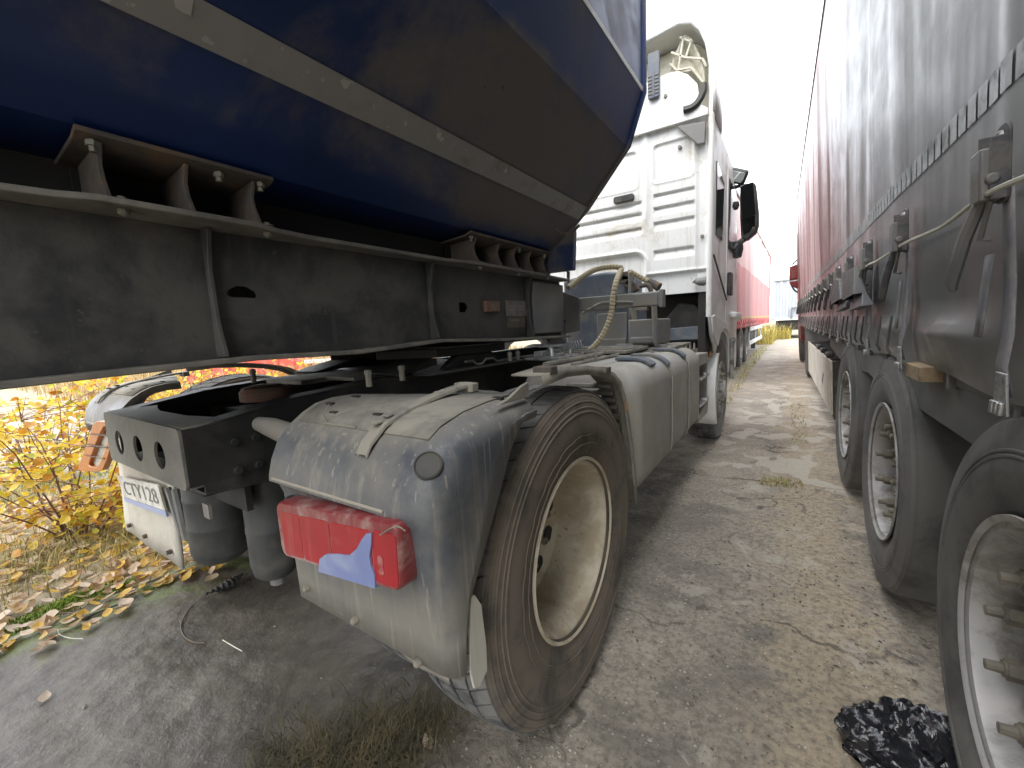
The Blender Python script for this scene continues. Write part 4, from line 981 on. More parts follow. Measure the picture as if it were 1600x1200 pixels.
mb = MB(); x0 = -1.36; mb.tube([(x0, 1.62, 1.10), (x0, 1.68, 1.10), (x0, 1.71, 1.078), (x0, 1.76, 1.078), (x0, 1.79, 1.10), (x0, 1.86, 1.10), (x0, 1.89, 1.078), (x0, 1.95, 1.078)], .006, 6); W(mb, 'wavy_bracket', m_guardd, fw)
mb = MB(); mb.box(-2.05, -1.75, .98, 1.20, 1.055, 1.075); mb.box(-2.0, -1.55, 1.10, 1.3, 1.062, 1.08); W(mb, 'cover_plate', m_guardd, tr, bevel=.004)
mb = MB(); mb.box(-1.34, -1.10, 2.15, 2.50, 1.06, 1.075); mb.box(-1.30, -1.24, 2.2, 2.45, 1.078, 1.11); mb.tube([(-1.24, 2.32, 1.06), (-1.24, 2.32, 1.13)], .016, 8); mb.box(-1.32, -1.18, 2.28, 2.38, 1.13, 1.142)
for k in range(5): mb.cyl((-1.30+k*.035, 2.22+k*.05, 1.075), (-1.30+k*.035, 2.22+k*.05, 1.095+.012*(k % 3)), .010, 8)
W(mb, 'valve_block', m_steel, tr, bevel=.002)

# ---- cab
CR, CL, CY0 = -.572, 2*CX+.572, 4.0
def sdf_rr(x, z, x0, x1, z0, z1, r):
    cx, cz, hx, hz = (x0+x1)/2, (z0+z1)/2, (x1-x0)/2-r, (z1-z0)/2-r; qx, qz = np.abs(x-cx)-hx, np.abs(z-cz)-hz
    return np.hypot(np.maximum(qx, 0), np.maximum(qz, 0))+np.minimum(np.maximum(qx, qz), 0)-r
def sm(e0, e1, x): t = np.clip((x-e0)/(e1-e0), 0, 1); return t*t*(3-2*t)
xs = np.arange(CL+.02, CR-.001, .009); zs = np.arange(1.50, 2.93, .0075); XX, ZZ = np.meshgrid(xs, zs)
H = np.zeros_like(XX)                                  # + = into the cab
for (x0, x1, z0, z1) in ((-1.06, -.715, 2.475, 2.805), (-1.62, -1.19, 2.47, 2.80), (-2.41, -1.98, 2.47, 2.80), (-2.88, -2.54, 2.475, 2.805)):
    d = sdf_rr(XX, ZZ, x0, x1, z0, z1, .045); H += .012*(1-sm(-.022, 0, d))-.006*np.exp(-(d/.012)**2)
lv = [(2.31, 2.392), (2.195, 2.28), (2.065, 2.152)]
for x0, x1 in ((-1.055, -.705), (-2.895, -2.545)):
    for z0, z1 in lv+[(1.812, 1.90)]:
        d = sdf_rr(XX, ZZ, x0, x1, z0, z1, .02); t = np.clip((ZZ-z0)/(z1-z0), 0, 1); H += .034*t*(1-sm(-.012, 0, d))
for z0, z1 in ((2.295, 2.362), (2.175, 2.26), (2.055, 2.132)):
    d = sdf_rr(XX, ZZ, -2.45, -1.155, z0, z1, .02); t = np.clip((ZZ-z0)/(z1-z0), 0, 1); H += .034*t*(1-sm(-.012, 0, d))
# vertical swage between the fields and the raised arch over the tunnel
H += -.014*np.exp(-((XX+1.115)/.022)**2)*sm(2.12, 2.26, ZZ); H += -.014*np.exp(-((XX-(2*CX+1.115))/.022)**2)*sm(2.12, 2.26, ZZ)
d = sdf_rr(XX, ZZ, -2.45, -1.13, 1.2, 1.90, .10); H += .035*(1-sm(-.02, .012, d))-.010*np.exp(-((d-.016)/.014)**2)
low = 1-sm(1.672, 1.70, ZZ); H = np.where(XX > -1.13, H+.03*low, H); H = np.where(XX < 2*CX+1.13, H+.03*low, H)
H += -.008*np.exp(-((ZZ-1.695)/.012)**2)*((XX > -1.11) | (XX < 2*CX+1.11))
H += .014*(sm(-.70, -.672, XX)-sm(-.625, -.60, XX)); H += .03*sm(-.60, -.574, XX)*0
mb = MB(); mb.grid(np.stack([XX, CY0+H, ZZ], -1), flip=True)
cab = W(mb, 'cab', m_cabwhite, tr, smooth=50, fix=False)
# sides, roof and front of the cab body
mb = MB(); SIDE = [(CY0+.03, 1.30), (CY0+.0, 1.5), (CY0-.01, 2.0), (CY0-.01, 2.93), (5.6, 2.93), (6.05, 2.2), (6.2, 1.3), (6.2, .62), (5.48, .62), (5.45, .85), (5.30, 1.05), (5.10, 1.12), (4.7, 1.12), (4.50, 1.05), (4.37, .93), (4.30, 1.02), (4.2, 1.06), (4.12, 1.12)]
for x0, x1 in ((CR-.03, CR), (CL, CL+.03)): mb.prism(SIDE, 'x', x0, x1)
mb.box(CL+.032, CR-.032, 6.02, 6.19, .62, 2.0); mb.box(CL+.032, CR-.032, 5.62, 6.0, 2.0, 2.90)
W(mb, 'cab_side', m_white, cab, bevel=.012)
mb = MB(); mb.box(CL+.05, CR-.05, CY0+.06, CY0+.10, 1.50, 2.93); W(mb, 'bulkhead', m_under, cab)
# corner post
mb = MB(); mb.tube([(CR-.012, CY0-.004, 1.28), (CR-.012, CY0-.010, 2.0), (CR-.012, CY0-.010, 3.10), (CR-.03, CY0-.005, 3.28)], [.024, .024, .024, .008], 12); W(mb, 'corner_post', m_white, cab)
# lower rear skirt of the cab and its dark well
mb = MB()
mb.grid([[(x, CY0+.035+.02*s, 1.665-.165*s) for x in np.linspace(-1.12, CR-.03, 8)] for s in np.linspace(0, 1, 4)])
W(mb, 'rear_skirt', m_cabwhite, cab, solid=.01)
mb = MB(); mb.box(-2.5, -.64, 4.45, 4.55, .9, 1.55); mb.box(-2.5, -.62, 4.05, 4.5, 1.50, 1.54); mb.box(-.68, -.62, 4.05, 4.5, .95, 1.5); W(mb, 'cab_floor', m_under, cab)
mb = MB(); a, b = oy(560+485, 512, 4.1), oy(1108, 506, 4.1)
mb.prism([(-1.02, 1.075), (-.63, 1.085), (-.62, 1.26), (-.72, 1.40), (-.86, 1.42), (-1.0, 1.25)], 'y', 4.12, 4.42); mb.prism([(-1.03, 1.05), (-.63, 1.06), (-.63, 1.20), (-1.03, 1.19)], 'y', 4.085, 4.118); W(mb, 'wheel_arch_liner', m_frame, tr, bevel=.012)
mb = MB(); mb.prism([(-1.02, 1.075), (-.635, 1.085), (-.635, 1.205), (-1.0, 1.185)], 'y', 4.06, 4.083); W(mb, 'liner_face', m_bluegrey, tr, bevel=.004)
mb = MB()
for k in range(9): mb.box(-1.0+k*.035, -.985+k*.035, 4.06, 4.10, .985, 1.05)
mb.box(-1.02, -.66, 4.08, 4.14, .96, 1.0); W(mb, 'cable_tray', m_guardd, tr)
# grab handle / grommet, chewed seal at the skirt
mb = MB(); p = oy(975, 311, CY0-.01); mb.prism(rrect(p.x-.095, p.x+.095, p.z-.03, p.z+.03, .018), 'y', CY0-.035, CY0+.01); W(mb, 'cable_cover', m_darkplastic, cab, bevel=.006)
mb = MB(); p = oy(1088, 440, CY0)
G = []
for i in range(9):
    G.append([(-.72+.14*i/8, CY0-.006-.012*random.random(), 1.585+.032*(j-1)*(math.sin(i/8*2.6)+.12)+random.uniform(-.006, .006)) for j in range(3)])
mb.grid(G); W(mb, 'torn_seal', m_greymetal, cab, solid=.01)
# roof: high fairing open to the rear
ROOF = [(CR, 2.93), (CR, 3.10), (-.588, 3.28), (-.62, 3.46), (-.67, 3.585), (-.74, 3.66), (-.84, 3.69), (-1.1, 3.66), (-1.8, 3.645)]
ROOF = ROOF+[(2*CX-x, z) for x, z in ROOF[-2::-1]]
mb = MB()
def rl(y, s, dz=0): return [(CX+(x-CX)*s, y, 2.93+(z-2.93)*s+dz) for x, z in ROOF]
mb.grid([rl(3.97, 1.0), rl(4.0, 1.004), rl(4.4, 1.0), rl(5.0, .93), rl(5.6, .72), rl(5.9, .35)])
roof = W(mb, 'roof_fairing', m_white, cab, solid=.035, smooth=50)
# inner rear wall of the roof: white panel whose top edge bows, and the hollow behind
pan = [(1108, 190), (1098, 132), (1068, 112), (1045, 119), (1012, 133), (960, 152)]
mb = MB(); top = [(-.66, 3.0), (-.69, 3.17), (-.76, 3.26), (-.84, 3.315), (-.92, 3.325), (-1.1, 3.31), (-1.8, 3.30)]; top = [(CR-.03, 2.905), (CR-.035, 2.96)]+top
poly = top+[(2*CX-x, z) for x, z in top[::-1]]
poly = poly[:]
mb.prism([(x, z) for x, z in poly]+[], 'y', CY0-.045, CY0-.02); up = W(mb, 'upper_rear_panel', m_white, cab, bevel=.008)
mb = MB(); mb.prism([(x*1, z-.04) for x, z in ROOF[1:-1]], 'y', 4.24, 4.27); W(mb, 'roof_liner', m_cream, roof)
# moulded ribs in the right-hand ear of the fairing
mb = MB()
ear = [(1068, 54), (1080, 60), (1092, 84), (1100, 108), (1103, 140), (1094, 120), (1080, 112), (1062, 116), (1048, 112), (1052, 92)]
E_ = [oy(u, v, 4.08) for u, v in ear]; n_ = len(E_); cen = oy(1076, 90, 4.22)
mb.add(E_+[cen], [(i, (i+1) % n_, n_) for i in range(n_)]); W(mb, 'fairing_ear', m_cream, roof, solid=.01, smooth=20)
mb = MB()
for seg in (((1068, 57), (1060, 108)), ((1081, 62), (1072, 88)), ((1049, 82), (1070, 90)), ((1070, 90), (1098, 92)), ((1047, 100), (1057, 110)), ((1057, 110), (1080, 106)), ((1080, 106), (1101, 132)), ((1062, 58), (1082, 66)), ((1098, 92), (1104, 104))):
    mb.tube([oy(*seg[0], 4.06), oy(*seg[1], 4.06)], .010, 6)
W(mb, 'moulded_rib', m_cream, roof)
# grey vent ladder
mb = MB(); a, b = oy(1012, 89, 3.92), oy(1030, 150, 3.92); mb.prism(rrect(a.x, b.x, b.z, a.z+.02, .015), 'y', 3.915, 3.95); lad = W(mb, 'vent_bracket', m_bluegrey, cab, bevel=.004)
mb = MB()
for k in range(6):
    z = b.z+.03+k*.028
    for s in (-1, 1): mb.box((a.x+b.x)/2+s*.028-.016, (a.x+b.x)/2+s*.028+.016, 3.909, 3.916, z, z+.011)
mb.box((a.x+b.x)/2-.004, (a.x+b.x)/2+.004, 3.909, 3.916, b.z+.02, b.z+.21); W(mb, 'slot', m_ink, lad)
mb = MB(); bp = [oy(1099, 131, 3.96), oy(1098, 145, 3.955), oy(1090, 160, 3.95), (oy(1080, 168, 3.945)), oy(1068, 172, 3.94)]; mb.tube(smoothpath(bp), [.03]*33, 6); W(mb, 'hinge_strap', m_darkplastic, cab)
bx = [oy(1058, 197, 3.94), oy(1102, 189, 3.94), oy(1101, 223, 3.94), oy(1090, 225, 3.94)]
mb = MB(); mb.add(bx+[p+Vector((0, .05, 0)) for p in bx], [(0, 1, 2, 3), (7, 6, 5, 4)]+[(i, i+4, (i+1) % 4+4, (i+1) % 4) for i in range(4)]); W(mb, 'lamp_bracket', m_greymetal, cab, bevel=.004)
for u, v in ((1040, 150), (1062, 230), (1097, 369)): mb = MB(); p = oy(u, v, CY0-.047 if v < 180 else CY0-.004); mb.lathe([(-.012, 0), (-.012, .013), (.01, .016)], (p.x, p.y, p.z), 10, 'y'); W(mb, 'bolt', m_stud, cab, smooth=30)
# door, windows, handle on the side facing the lane
mb = MB(); mb.prism([(4.95, 1.14), (5.55, 1.14), (5.98, 2.2), (5.62, 2.78), (4.95, 2.78)], 'x', CR+.0005, CR+.012); door = W(mb, 'door', m_white, cab, bevel=.008)
mb = MB(); mb.prism([(5.02, 1.98), (5.88, 1.98), (5.62, 2.68), (5.02, 2.68)], 'x', CR+.013, CR+.020); W(mb, 'door_window', m_glass, door, bevel=.004)
mb = MB(); mb.box(CR+.013, CR+.05, 5.02, 5.20, 1.50, 1.74); W(mb, 'door_handle', m_darkplastic, door, bevel=.01)
mb = MB(); mb.prism([(4.22, 2.0), (4.62, 2.0), (4.70, 2.55), (4.22, 2.62)], 'x', CR+.0005, CR+.008); W(mb, 'side_window', m_glass, cab, bevel=.004)
mb = MB()
mb.tube(smoothpath([(CR+.016, 4.02, 1.80), (CR+.016, 4.5, 1.62), (CR+.016, 4.95, 1.45)]), .008, 6); W(mb, 'side_trim', m_rust, cab)
mb = MB(); mb.prism([(5.30, 1.26), (5.85, 1.22), (5.85, 1.32), (5.30, 1.33)], 'x', CR+.013, CR+.085); W(mb, 'wind_deflector', m_white, cab, bevel=.02)
mb = MB(); mb.prism([(4.03, 1.28), (4.2, 1.30), (5.4, 1.18), (5.4, 1.12), (5.25, 1.09), (5.05, 1.155), (4.75, 1.155), (4.55, 1.09), (4.42, 1.0), (4.3, 1.05), (4.1, 1.12)], 'x', CR+.001, CR+.014); W(mb, 'wheel_arch_trim', m_white, cab, bevel=.008)
mb = MB(); mb.tube([(CR+.02, 5.50, .55), (CR+.02, 5.5, 1.02)], .028, 10); mb.lathe([(-.03, 0), (-.02, .03), (.02, .035), (.03, 0)], (CR+.03, 5.5, 1.0), 14); W(mb, 'grab_rail', m_steel, cab)
# front wheel's rear mud wing: white edge panel and amber marker
mb = MB(); G = []
for a in np.linspace(138, 205, 12):
    y, z = 4.97+.63*math.cos(R_(a)), .503+.63*math.sin(R_(a)); G.append([(-.80, y+.03, z), (-.60, y, z), (-.575, y+.01, z), (-.57, y+.05, z)])
mb.grid(G); mw = W(mb, 'front_wheel_wing', m_white, tr, solid=.012, smooth=50)
mb = MB(); mb.box(-.625, -.60, 4.30, 4.325, .905, .955); W(mb, 'marker_lamp', m_orange, mw, bevel=.004)
# mirrors
mb = MB(); Ym = 5.55
mh = [oy(u, v, Ym) for u, v in ((1156, 292), (1160, 287), (1179, 285), (1181, 300), (1184, 330), (1184, 352), (1179, 364), (1166, 375), (1158, 372), (1156, 340))]
mb.add(mh+[p+Vector((.01, .12, 0)) for p in mh], [tuple(range(10)), tuple(range(19, 9, -1))]+[(i, i+10, (i+1) % 10+10, (i+1) % 10) for i in range(10)])
mir = W(mb, 'mirror', m_darkplastic, tr, bevel=.012)
mb = MB(); gp = [oy(u, v, Ym-.004) for u, v in ((1158, 293), (1178, 289), (1181, 337), (1159, 341))]; gp2 = [oy(u, v, Ym-.004) for u, v in ((1159, 344), (1181, 340), (1180, 357), (1162, 368))]
for L in (gp, gp2):
    for k in (0, 1): L[k] = L[k]+Vector((0, -.075, 0))
    for k in (1, 2): L[k] = L[k]+Vector((0, -.05, 0))
for g_ in (gp, gp2): mb.add(g_, [(0, 1, 2, 3)])
W(mb, 'mirror_glass', m_mirror, mir, smooth=0)
mb = MB()
mb.tube([oy(1133, 268, 5.5), oy(1138, 300, 5.5), oy(1139, 340, 5.5), oy(1144, 385, 5.5)], .022, 8); mb.tube(smoothpath([oy(1140, 296, 5.5), oy(1150, 292, 5.52), oy(1160, 290, 5.6)]), .02, 8); mb.tube(smoothpath([oy(1146, 390, 5.5), oy(1152, 382, 5.52), oy(1164, 373, 5.6)]), .032, 8)
mb.lathe([(-.10, 0), (-.09, .05), (.0, .07), (.08, .06), (.10, 0)], oy(1151, 390, 5.55), 16, 'z'); W(mb, 'mirror_arm', m_darkplastic, mir)
mb = MB(); mc = oy(1152, 275, 5.5); mb.obox(mc, (.10, .05, .075), Matrix.Rotation(R_(25), 3, 'Y') @ Matrix.Rotation(R_(20), 3, 'X')); wm_ = W(mb, 'wide_angle_mirror', m_darkplastic, mir, bevel=.03, seg=3)
mb = MB(); mb.obox(mc+Vector((0, -.052, -.02)), (.075, .003, .05), Matrix.Rotation(R_(25), 3, 'Y') @ Matrix.Rotation(R_(20), 3, 'X')); W(mb, 'mirror_glass', m_mirror, wm_, bevel=.001)
mb = MB(); mb.lathe([(-.05, 0), (-.04, .04), (0, .055), (.04, .045), (.05, 0)], oy(1147, 322, 5.6), 14, 'z'); W(mb, 'camera_pod', m_darkplastic, mir)
mb = MB(); mb.tube([oy(1113, 205, 4.3), oy(1134, 262, 5.4)], .006, 6); W(mb, 'gutter_trim', m_ink, cab)

# ---- blue-grey intake box behind the cab, hose stand, electrics
bxp = [(-1.62, 1.40), (-1.08, 1.40), (-1.07, 1.60), (-1.10, 1.655), (-1.25, 1.672), (-1.45, 1.665), (-1.62, 1.64)]
mb = MB(); mb.prism(bxp, 'y', 3.28, 3.72); mb.prism([(-1.62, 1.05), (-1.03, 1.05), (-1.03, 1.395), (-1.62, 1.395)], 'y', 3.30, 3.70); W(mb, 'intake_box', m_bluegrey, tr, bevel=.02, seg=3)
mb = MB(); mb.box(-1.04, -1.02, 3.22, 3.30, 1.06, 1.66); mb.box(-1.28, -1.04, 3.18, 3.20, 1.08, 1.34); mb.box(-1.27, -1.04, 3.15, 3.18, 1.06, 1.14); mb.box(-1.10, -.97, 3.10, 3.22, .98, 1.10); W(mb, 'headboard_stand', m_greymetal, tr, bevel=.004)
mb = MB(); mb.tube(smoothpath([oy(988, 480, 3.2), oy(992, 510, 3.2), oy(986, 530, 3.2), oy(980, 540, 3.2)]), .022, 8); mb.tube(smoothpath([oy(1022, 474, 3.1), oy(1023, 500, 3.1), oy(1026, 538, 3.12), oy(1040, 542, 3.2)]), .020, 8); W(mb, 'coupling_pipe', m_greymetal, tr)
mb = MB()
for k in range(4): mb.obox(oy(975+k*5, 432+k*6, 3.3), (.05-.006*k, .03, .035), Matrix.Rotation(.4*k, 3, 'Y'))
W(mb, 'junction_box', m_rust, tr, bevel=.008)

# ================================================================== BLUE TIPPER TRAILER
tp = thing('tipper_trailer', 'dirty blue tipper trailer with pale tape stripe on a dark gooseneck beam', 'trailer', (CX, -2.0, 0))
YF, YB = 2.45, -7.2
SEC = [(-.70, 3.75), (-.70, 2.49), (-.79, 2.235), (-1.04, 1.955), (-1.095, 1.895), (-1.19, 1.795), (-1.285, 1.728), (-1.45, 1.712)]
SEC = SEC+[(2*CX-x, z) for x, z in SEC[::-1]]
ysec = np.concatenate([np.linspace(YF, -1, 22), np.linspace(-1.2, YB, 12)])
mb = MB(); fine = []
for i in range(len(SEC)-1):
    (x0, z0), (x1, z1) = SEC[i], SEC[i+1]; fine += [(x0+(x1-x0)*k/4, z0+(z1-z0)*k/4) for k in range(4)]
fine.append(SEC[-1]); nz = random.Random(4)
def dent(x, y, z): return .002*math.sin(y*2.3+z*5)+.0012*math.sin(y*5.1-z*3+x*4)
mb.grid([[(x+(-1 if x > CX else 1)*dent(x, y, z)*(0 if y == YF else 1), y, z) for x, z in fine] for y in ysec])
n_ = len(SEC); mb.add([(x, YF, z) for x, z in SEC]+[(x, YB, z) for x, z in SEC], [tuple(range(n_)), tuple(range(2*n_-1, n_-1, -1))])
tub = W(mb, 'tub', m_tipper, tp, smooth=12)
# light grey tape stripe on the narrow lowest chamfer
def along(t, off, y): # point on section between SEC[2..4], t metres down from SEC[3]
    pass
a, b = Vector((-1.04, 0, 1.955)), Vector((-1.095, 0, 1.895)); d = (b-a).normalized(); nn = Vector((-d.z, 0, d.x)); nn = nn if nn.x > 0 else -nn
mb = MB(); mb.grid([[tuple(a+d*t+nn*.007+Vector((0, y, 0))) for t in (-.006, .03, .078)] for y in np.linspace(YF-.01, YB, 60)]); stripe = W(mb, 'tape_stripe', m_stripe, tub, smooth=0)
mb = MB(); rg5 = random.Random(9)
for (u, v, s) in ((540, 131, .014), (686, 212, .012), (690, 218, .008), (790, 267, .011), (287, 6, .018), (900, 327, .008)):
    # hit the stripe plane
    dd = ray(u, v); o_ = Vector(_E); dirv = Vector(dd); pl = a+d*.03+nn*.009; t = (pl-o_).dot(nn)/dirv.dot(nn); c0 = o_+dirv*t
    pts = [c0+(d*math.cos(k*.785)+Vector((0, 1, 0))*math.sin(k*.785))*s*rg5.uniform(.7, 1.25) for k in range(8)]; mb.add(pts, [tuple(range(8))])
W(mb, 'peeled_patch', m_chalk, tub, smooth=0)
# bottom rail of the straight side wall with its pale rim, and the front corner post
mb = MB(); mb.prism([(-.712, 2.505), (-.694, 2.505), (-.697, 2.488), (-.715, 2.482)], 'y', YF-.01, YB); W(mb, 'side_rail_edge', m_white, tub)
mb = MB(); mb.prism([(-.70, 3.75), (-.685, 3.75), (-.685, 2.49), (-.775, 2.235), (-1.03, 1.945), (-1.10, 1.885), (-1.13, 1.86), (-1.13, 1.9), (-1.06, 1.97), (-.81, 2.25), (-.72, 2.5)], 'y', YF+.001, YF+.03); mb.prism([(2*CX+1.13, 1.60), (-1.13, 1.60), (-1.115, 1.86), (2*CX+1.115, 1.86)], 'y', YF-.02, YF+.025)
W(mb, 'front_frame', m_tipper, tub, bevel=.004)
mb = MB(); mb.tube([oy(905, 352, 2.3), oy(895, 362, 2.28), oy(880, 366, 2.25), oy(867, 358, 2.2)], .008, 6); W(mb, 'hook', m_rust, tub)
# weld seam on the lower panel, near the front
mb = MB(); mb.prism([(-1.215, 1.800), (-1.185, 1.822), (-1.18, 1.815), (-1.21, 1.79)], 'y', .9, YF-.01); W(mb, 'panel_fold', m_tipper, tub)
# main beams: web, lipped flanges, ribs
BX = -1.375
ZB = [(YB, 1.10), (-3.0, 1.12), (-.4, 1.182), (.1, 1.190), (.6, 1.206), (.95, 1.198), (1.4, 1.218), (1.9, 1.198), (2.72, 1.186)]
zb = lambda y: float(np.interp(y, [p[0] for p in ZB], [p[1] for p in ZB]))
for sx in (1, -1):
    fx = (lambda x: x) if sx > 0 else (lambda x: 2*CX-x)
    ysb = [YB, -3, -1, -.4, .1, .6, .95, 1.4, 1.9, 2.30, 2.72]
    # web with slots (right beam only has true openings)
    if sx > 0:
        hl = [oy_ for oy_ in ()]
        p1, p2 = ox(351, 446, BX), ox(402, 466, BX); s1 = [(p1.y+.012, p2.z), (p2.y-.004, p2.z), (p2.y, p2.z+.008), (p2.y-.004, p1.z-.014), (p2.y-.03, p1.z), (p1.y+.03, p1.z), (p1.y+.006, p1.z-.012), (p1.y, p2.z+.008)]
        q1, q2 = ox(716, 472, BX), ox(731, 488, BX); s2 = [(q1.y, q2.z), (q2.y-.02, q2.z), (q2.y, q2.z+.02), (q2.y, q1.z-.02), (q2.y-.02, q1.z), (q1.y, q1.z)]
        cu = bpy.data.curves.new('t', 'CURVE'); cu.dimensions = '2D'; cu.fill_mode = 'BOTH'; cu.extrude = .004
        ol = [(y, zb(y)+.006) for y in ysb]+[(y, 1.566) for y in ysb[::-1]]
        for pl_ in (ol, s1, s2):
            s = cu.splines.new('POLY'); s.points.add(len(pl_)-1); s.use_cyclic_u = True
            for q, p in zip(s.points, pl_): q.co = (p[0], p[1], 0, 1)
        o = bpy.data.objects.new('t', cu); me = bpy.data.meshes.new_from_object(o)
        mb = MB(); mb.add([(BX+v.co.z, v.co.x, v.co.y) for v in me.vertices], [tuple(p.vertices) for p in me.polygons])
        bpy.data.objects.remove(o); bpy.data.curves.remove(cu); bpy.data.meshes.remove(me)
    else:
        mb = MB(); mb.prism([(y, zb(y)+.006) for y in ysb]+[(y, 1.566) for y in ysb[::-1]], 'x', fx(BX)-.004, fx(BX)+.004)
    beam = W(mb, 'chassis_beam', m_beam, tp, smooth=0)
    mb = MB()
    def flange(z0f, th, xin, xout, ys_):
        V = []; 
        for y in ys_: z = z0f(y); V += [(fx(xin), y, z), (fx(xout), y, z), (fx(xout), y, z+th), (fx(xin), y, z+th)]
        n = len(ys_); F = [(i*4+k, i*4+(k+1) % 4, (i+1)*4+(k+1) % 4, (i+1)*4+k) for i in range(n-1) for k in range(4)]+[(0, 1, 2, 3), tuple(range((n-1)*4, n*4))]; mb.add(V, F)
    flange(lambda y: zb(y)-.010, .015, BX-.09, BX+.085, ysb)
    W(mb, 'bottom_flange', m_beamedge, beam, bevel=.003)
    mb = MB(); 
    # top flange follows the seats: a little wider under each foot
    ys2 = [YB, -3, -1, -.4, .16, .24, .30, .62, .70, .80, 1.45, 1.52, 1.6, 2.28, 2.36, 2.72]; wd = [.085]*5+[.10, .13, .13, .10]+[.085]*2+[.10, .12, .12, .10, .085]
    V = []
    for y, w in zip(ys2, wd): V += [(fx(BX-.09), y, 1.567), (fx(BX+w), y, 1.567), (fx(BX+w), y, 1.582), (fx(BX-.09), y, 1.582)]
    n = len(ys2); mb.add(V, [(i*4+k, i*4+(k+1) % 4, (i+1)*4+(k+1) % 4, (i+1)*4+k) for i in range(n-1) for k in range(4)]+[(0, 1, 2, 3), tuple(range((n-1)*4, n*4))])
    W(mb, 'top_flange', m_beamedge, beam, bevel=.003)
    for y in (.535, 1.40, 2.25, -.6):
        mb = MB(); mb.prism([(fx(BX+.005), zb(y)+.008), (fx(BX+.060), zb(y)+.008), (fx(BX+.035), zb(y)+.10), (fx(BX+.028), 1.46), (fx(BX+.055), 1.565), (fx(BX+.005), 1.565)], 'y', y-.006, y+.006); W(mb, 'web_rib', m_beam, beam, bevel=.002)
# seats between beam and tub
def foot(y0, y1, ribs, xo=-1.26):
    mb = MB(); mb.prism([(-1.50, 1.695), (-1.44, 1.699), (-1.30, 1.710), (-1.262, 1.722), (-1.262, 1.711), (-1.30, 1.700), (-1.44, 1.688)], 'y', y0, y1)
    f = W(mb, 'tub_seat', m_rust, tp, bevel=.002)
    mb = MB()
    for y in ribs: mb.prism([(-1.46, 1.584), (-1.265, 1.584), (-1.29, 1.63), (-1.295, 1.66), (-1.275, 1.702), (-1.31, 1.697), (-1.46, 1.687)], 'y', y-.005, y+.005)
    W(mb, 'seat_rib', m_rust, f, bevel=.0015)
    mb = MB(); mb.box(-1.45, -1.44, y0+.02, y1-.02, 1.583, 1.686); W(mb, 'seat_plate', m_under, f)
    mb = MB()
    for y in ([y0+.03, (y0+y1)/2+.07, y1-.03]): mb.cyl((-1.285, y, 1.712), (-1.285, y, 1.680), .007, 6); mb.cyl((-1.285, y, 1.703), (-1.285, y, 1.692), .012, 6)
    W(mb, 'bolt', m_stud, f, smooth=30)
    mb = MB()
    for y in ribs[::2]: mb.lathe([(1.583, .020), (1.588, .018), (1.590, .010), (1.594, .009), (1.595, 0)], (-1.285, y+.025, 0), 10, 'z'); mb.lathe([(1.566, .012), (1.556, .011), (1.553, .006), (1.55, 0)], (-1.285, y+.025, 0), 10, 'z')
    W(mb, 'flange_bolt', m_stud, f, smooth=30)
foot(.285, .695, [.325, .485, .645]); foot(1.60, 2.38, [1.66, 1.86, 2.02, 2.18, 2.36]); foot(-1.4, -.9, [-1.3, -1.1])
mb = MB(); mb.box(-2.2, -1.4, .4, .48, 1.3, 1.56); mb.box(-2.2, -1.4, -1.2, -1.1, 1.25, 1.56); mb.box(-2.2, -1.4, 2.3, 2.38, 1.25, 1.56); W(mb, 'cross_bearer', m_under, tp)
mb = MB(); mb.box(-2.3, -1.30, 1.42, 2.66, 1.1795, 1.186); W(mb, 'rubbing_plate', m_frame, tp)
mb = MB(); mb.box(-1.51, -1.463, YB, 2.42, 1.5835, 1.7); mb.box(2*CX+1.463, 2*CX+1.51, YB, 2.42, 1.5835, 1.7); W(mb, 'tub_bearer', m_under, tp)  # assumed closing rails, added to block light under the tub
# nose of the gooseneck: bolted box with a bracket reaching out to the hose couplings
NX = -1.345
mb = MB(); mb.box(NX-.05, NX, 2.30, 2.725, 1.215, 1.545); nose = W(mb, 'nose_box', m_greymetal, tp, bevel=.006)
mb = MB(); mb.box(NX-.9, NX-.08, 2.64, 2.72, 1.22, 1.54); mb.box(NX-.9, NX-.06, 2.725, 2.74, 1.20, 1.5); W(mb, 'nose_plate', m_greymetal, nose, bevel=.004)
mb = MB()
for (u, v) in ((888, 472), (903, 474), (882, 502), (897, 503), (909, 487)): p = ox(u, v, NX); mb.cyl((NX-.001, p.y, p.z), (NX+.006, p.y, p.z), .010, 8)
W(mb, 'bolt_hole', m_under, nose, smooth=30)
yb_ = 2.86; A0, A1 = oy(918, 466, yb_), oy(1033, 456, yb_); zt, zbm = A1.z, oy(1033, 472, yb_).z
mb = MB(); mb.box(-1.40, A1.x, yb_, yb_+.06, 1.36, 1.455); arm = W(mb, 'hose_bracket', m_greymetal, tp, bevel=.006)
mb = MB(); mb.box(A1.x-.19, A1.x-.02, yb_-.012, yb_-.001, 1.365, 1.448); mb.box(A1.x-.17, A1.x-.09, yb_-.01, yb_+.05, 1.335, 1.358); mb.box(A1.x-.012, A1.x+.012, yb_-.01, yb_+.07, 1.35, 1.465); W(mb, 'coupling_plate', m_greymetal, arm, bevel=.004)
mb = MB(); mb.tube(smoothpath([ox(911, 488, NX+.02), oy(925, 481, 2.78), oy(938, 474, 2.83), oy(960, 472, 2.85), oy(990, 472, 2.85)]), .010, 7); W(mb, 'brake_pipe', m_greymetal, arm)
mb = MB(); mb.prism([(-1.36, 1.20), (-1.24, 1.22), (-1.24, 1.45), (-1.36, 1.50)], 'y', 2.74, 2.76); W(mb, 'gusset', m_beam, nose)
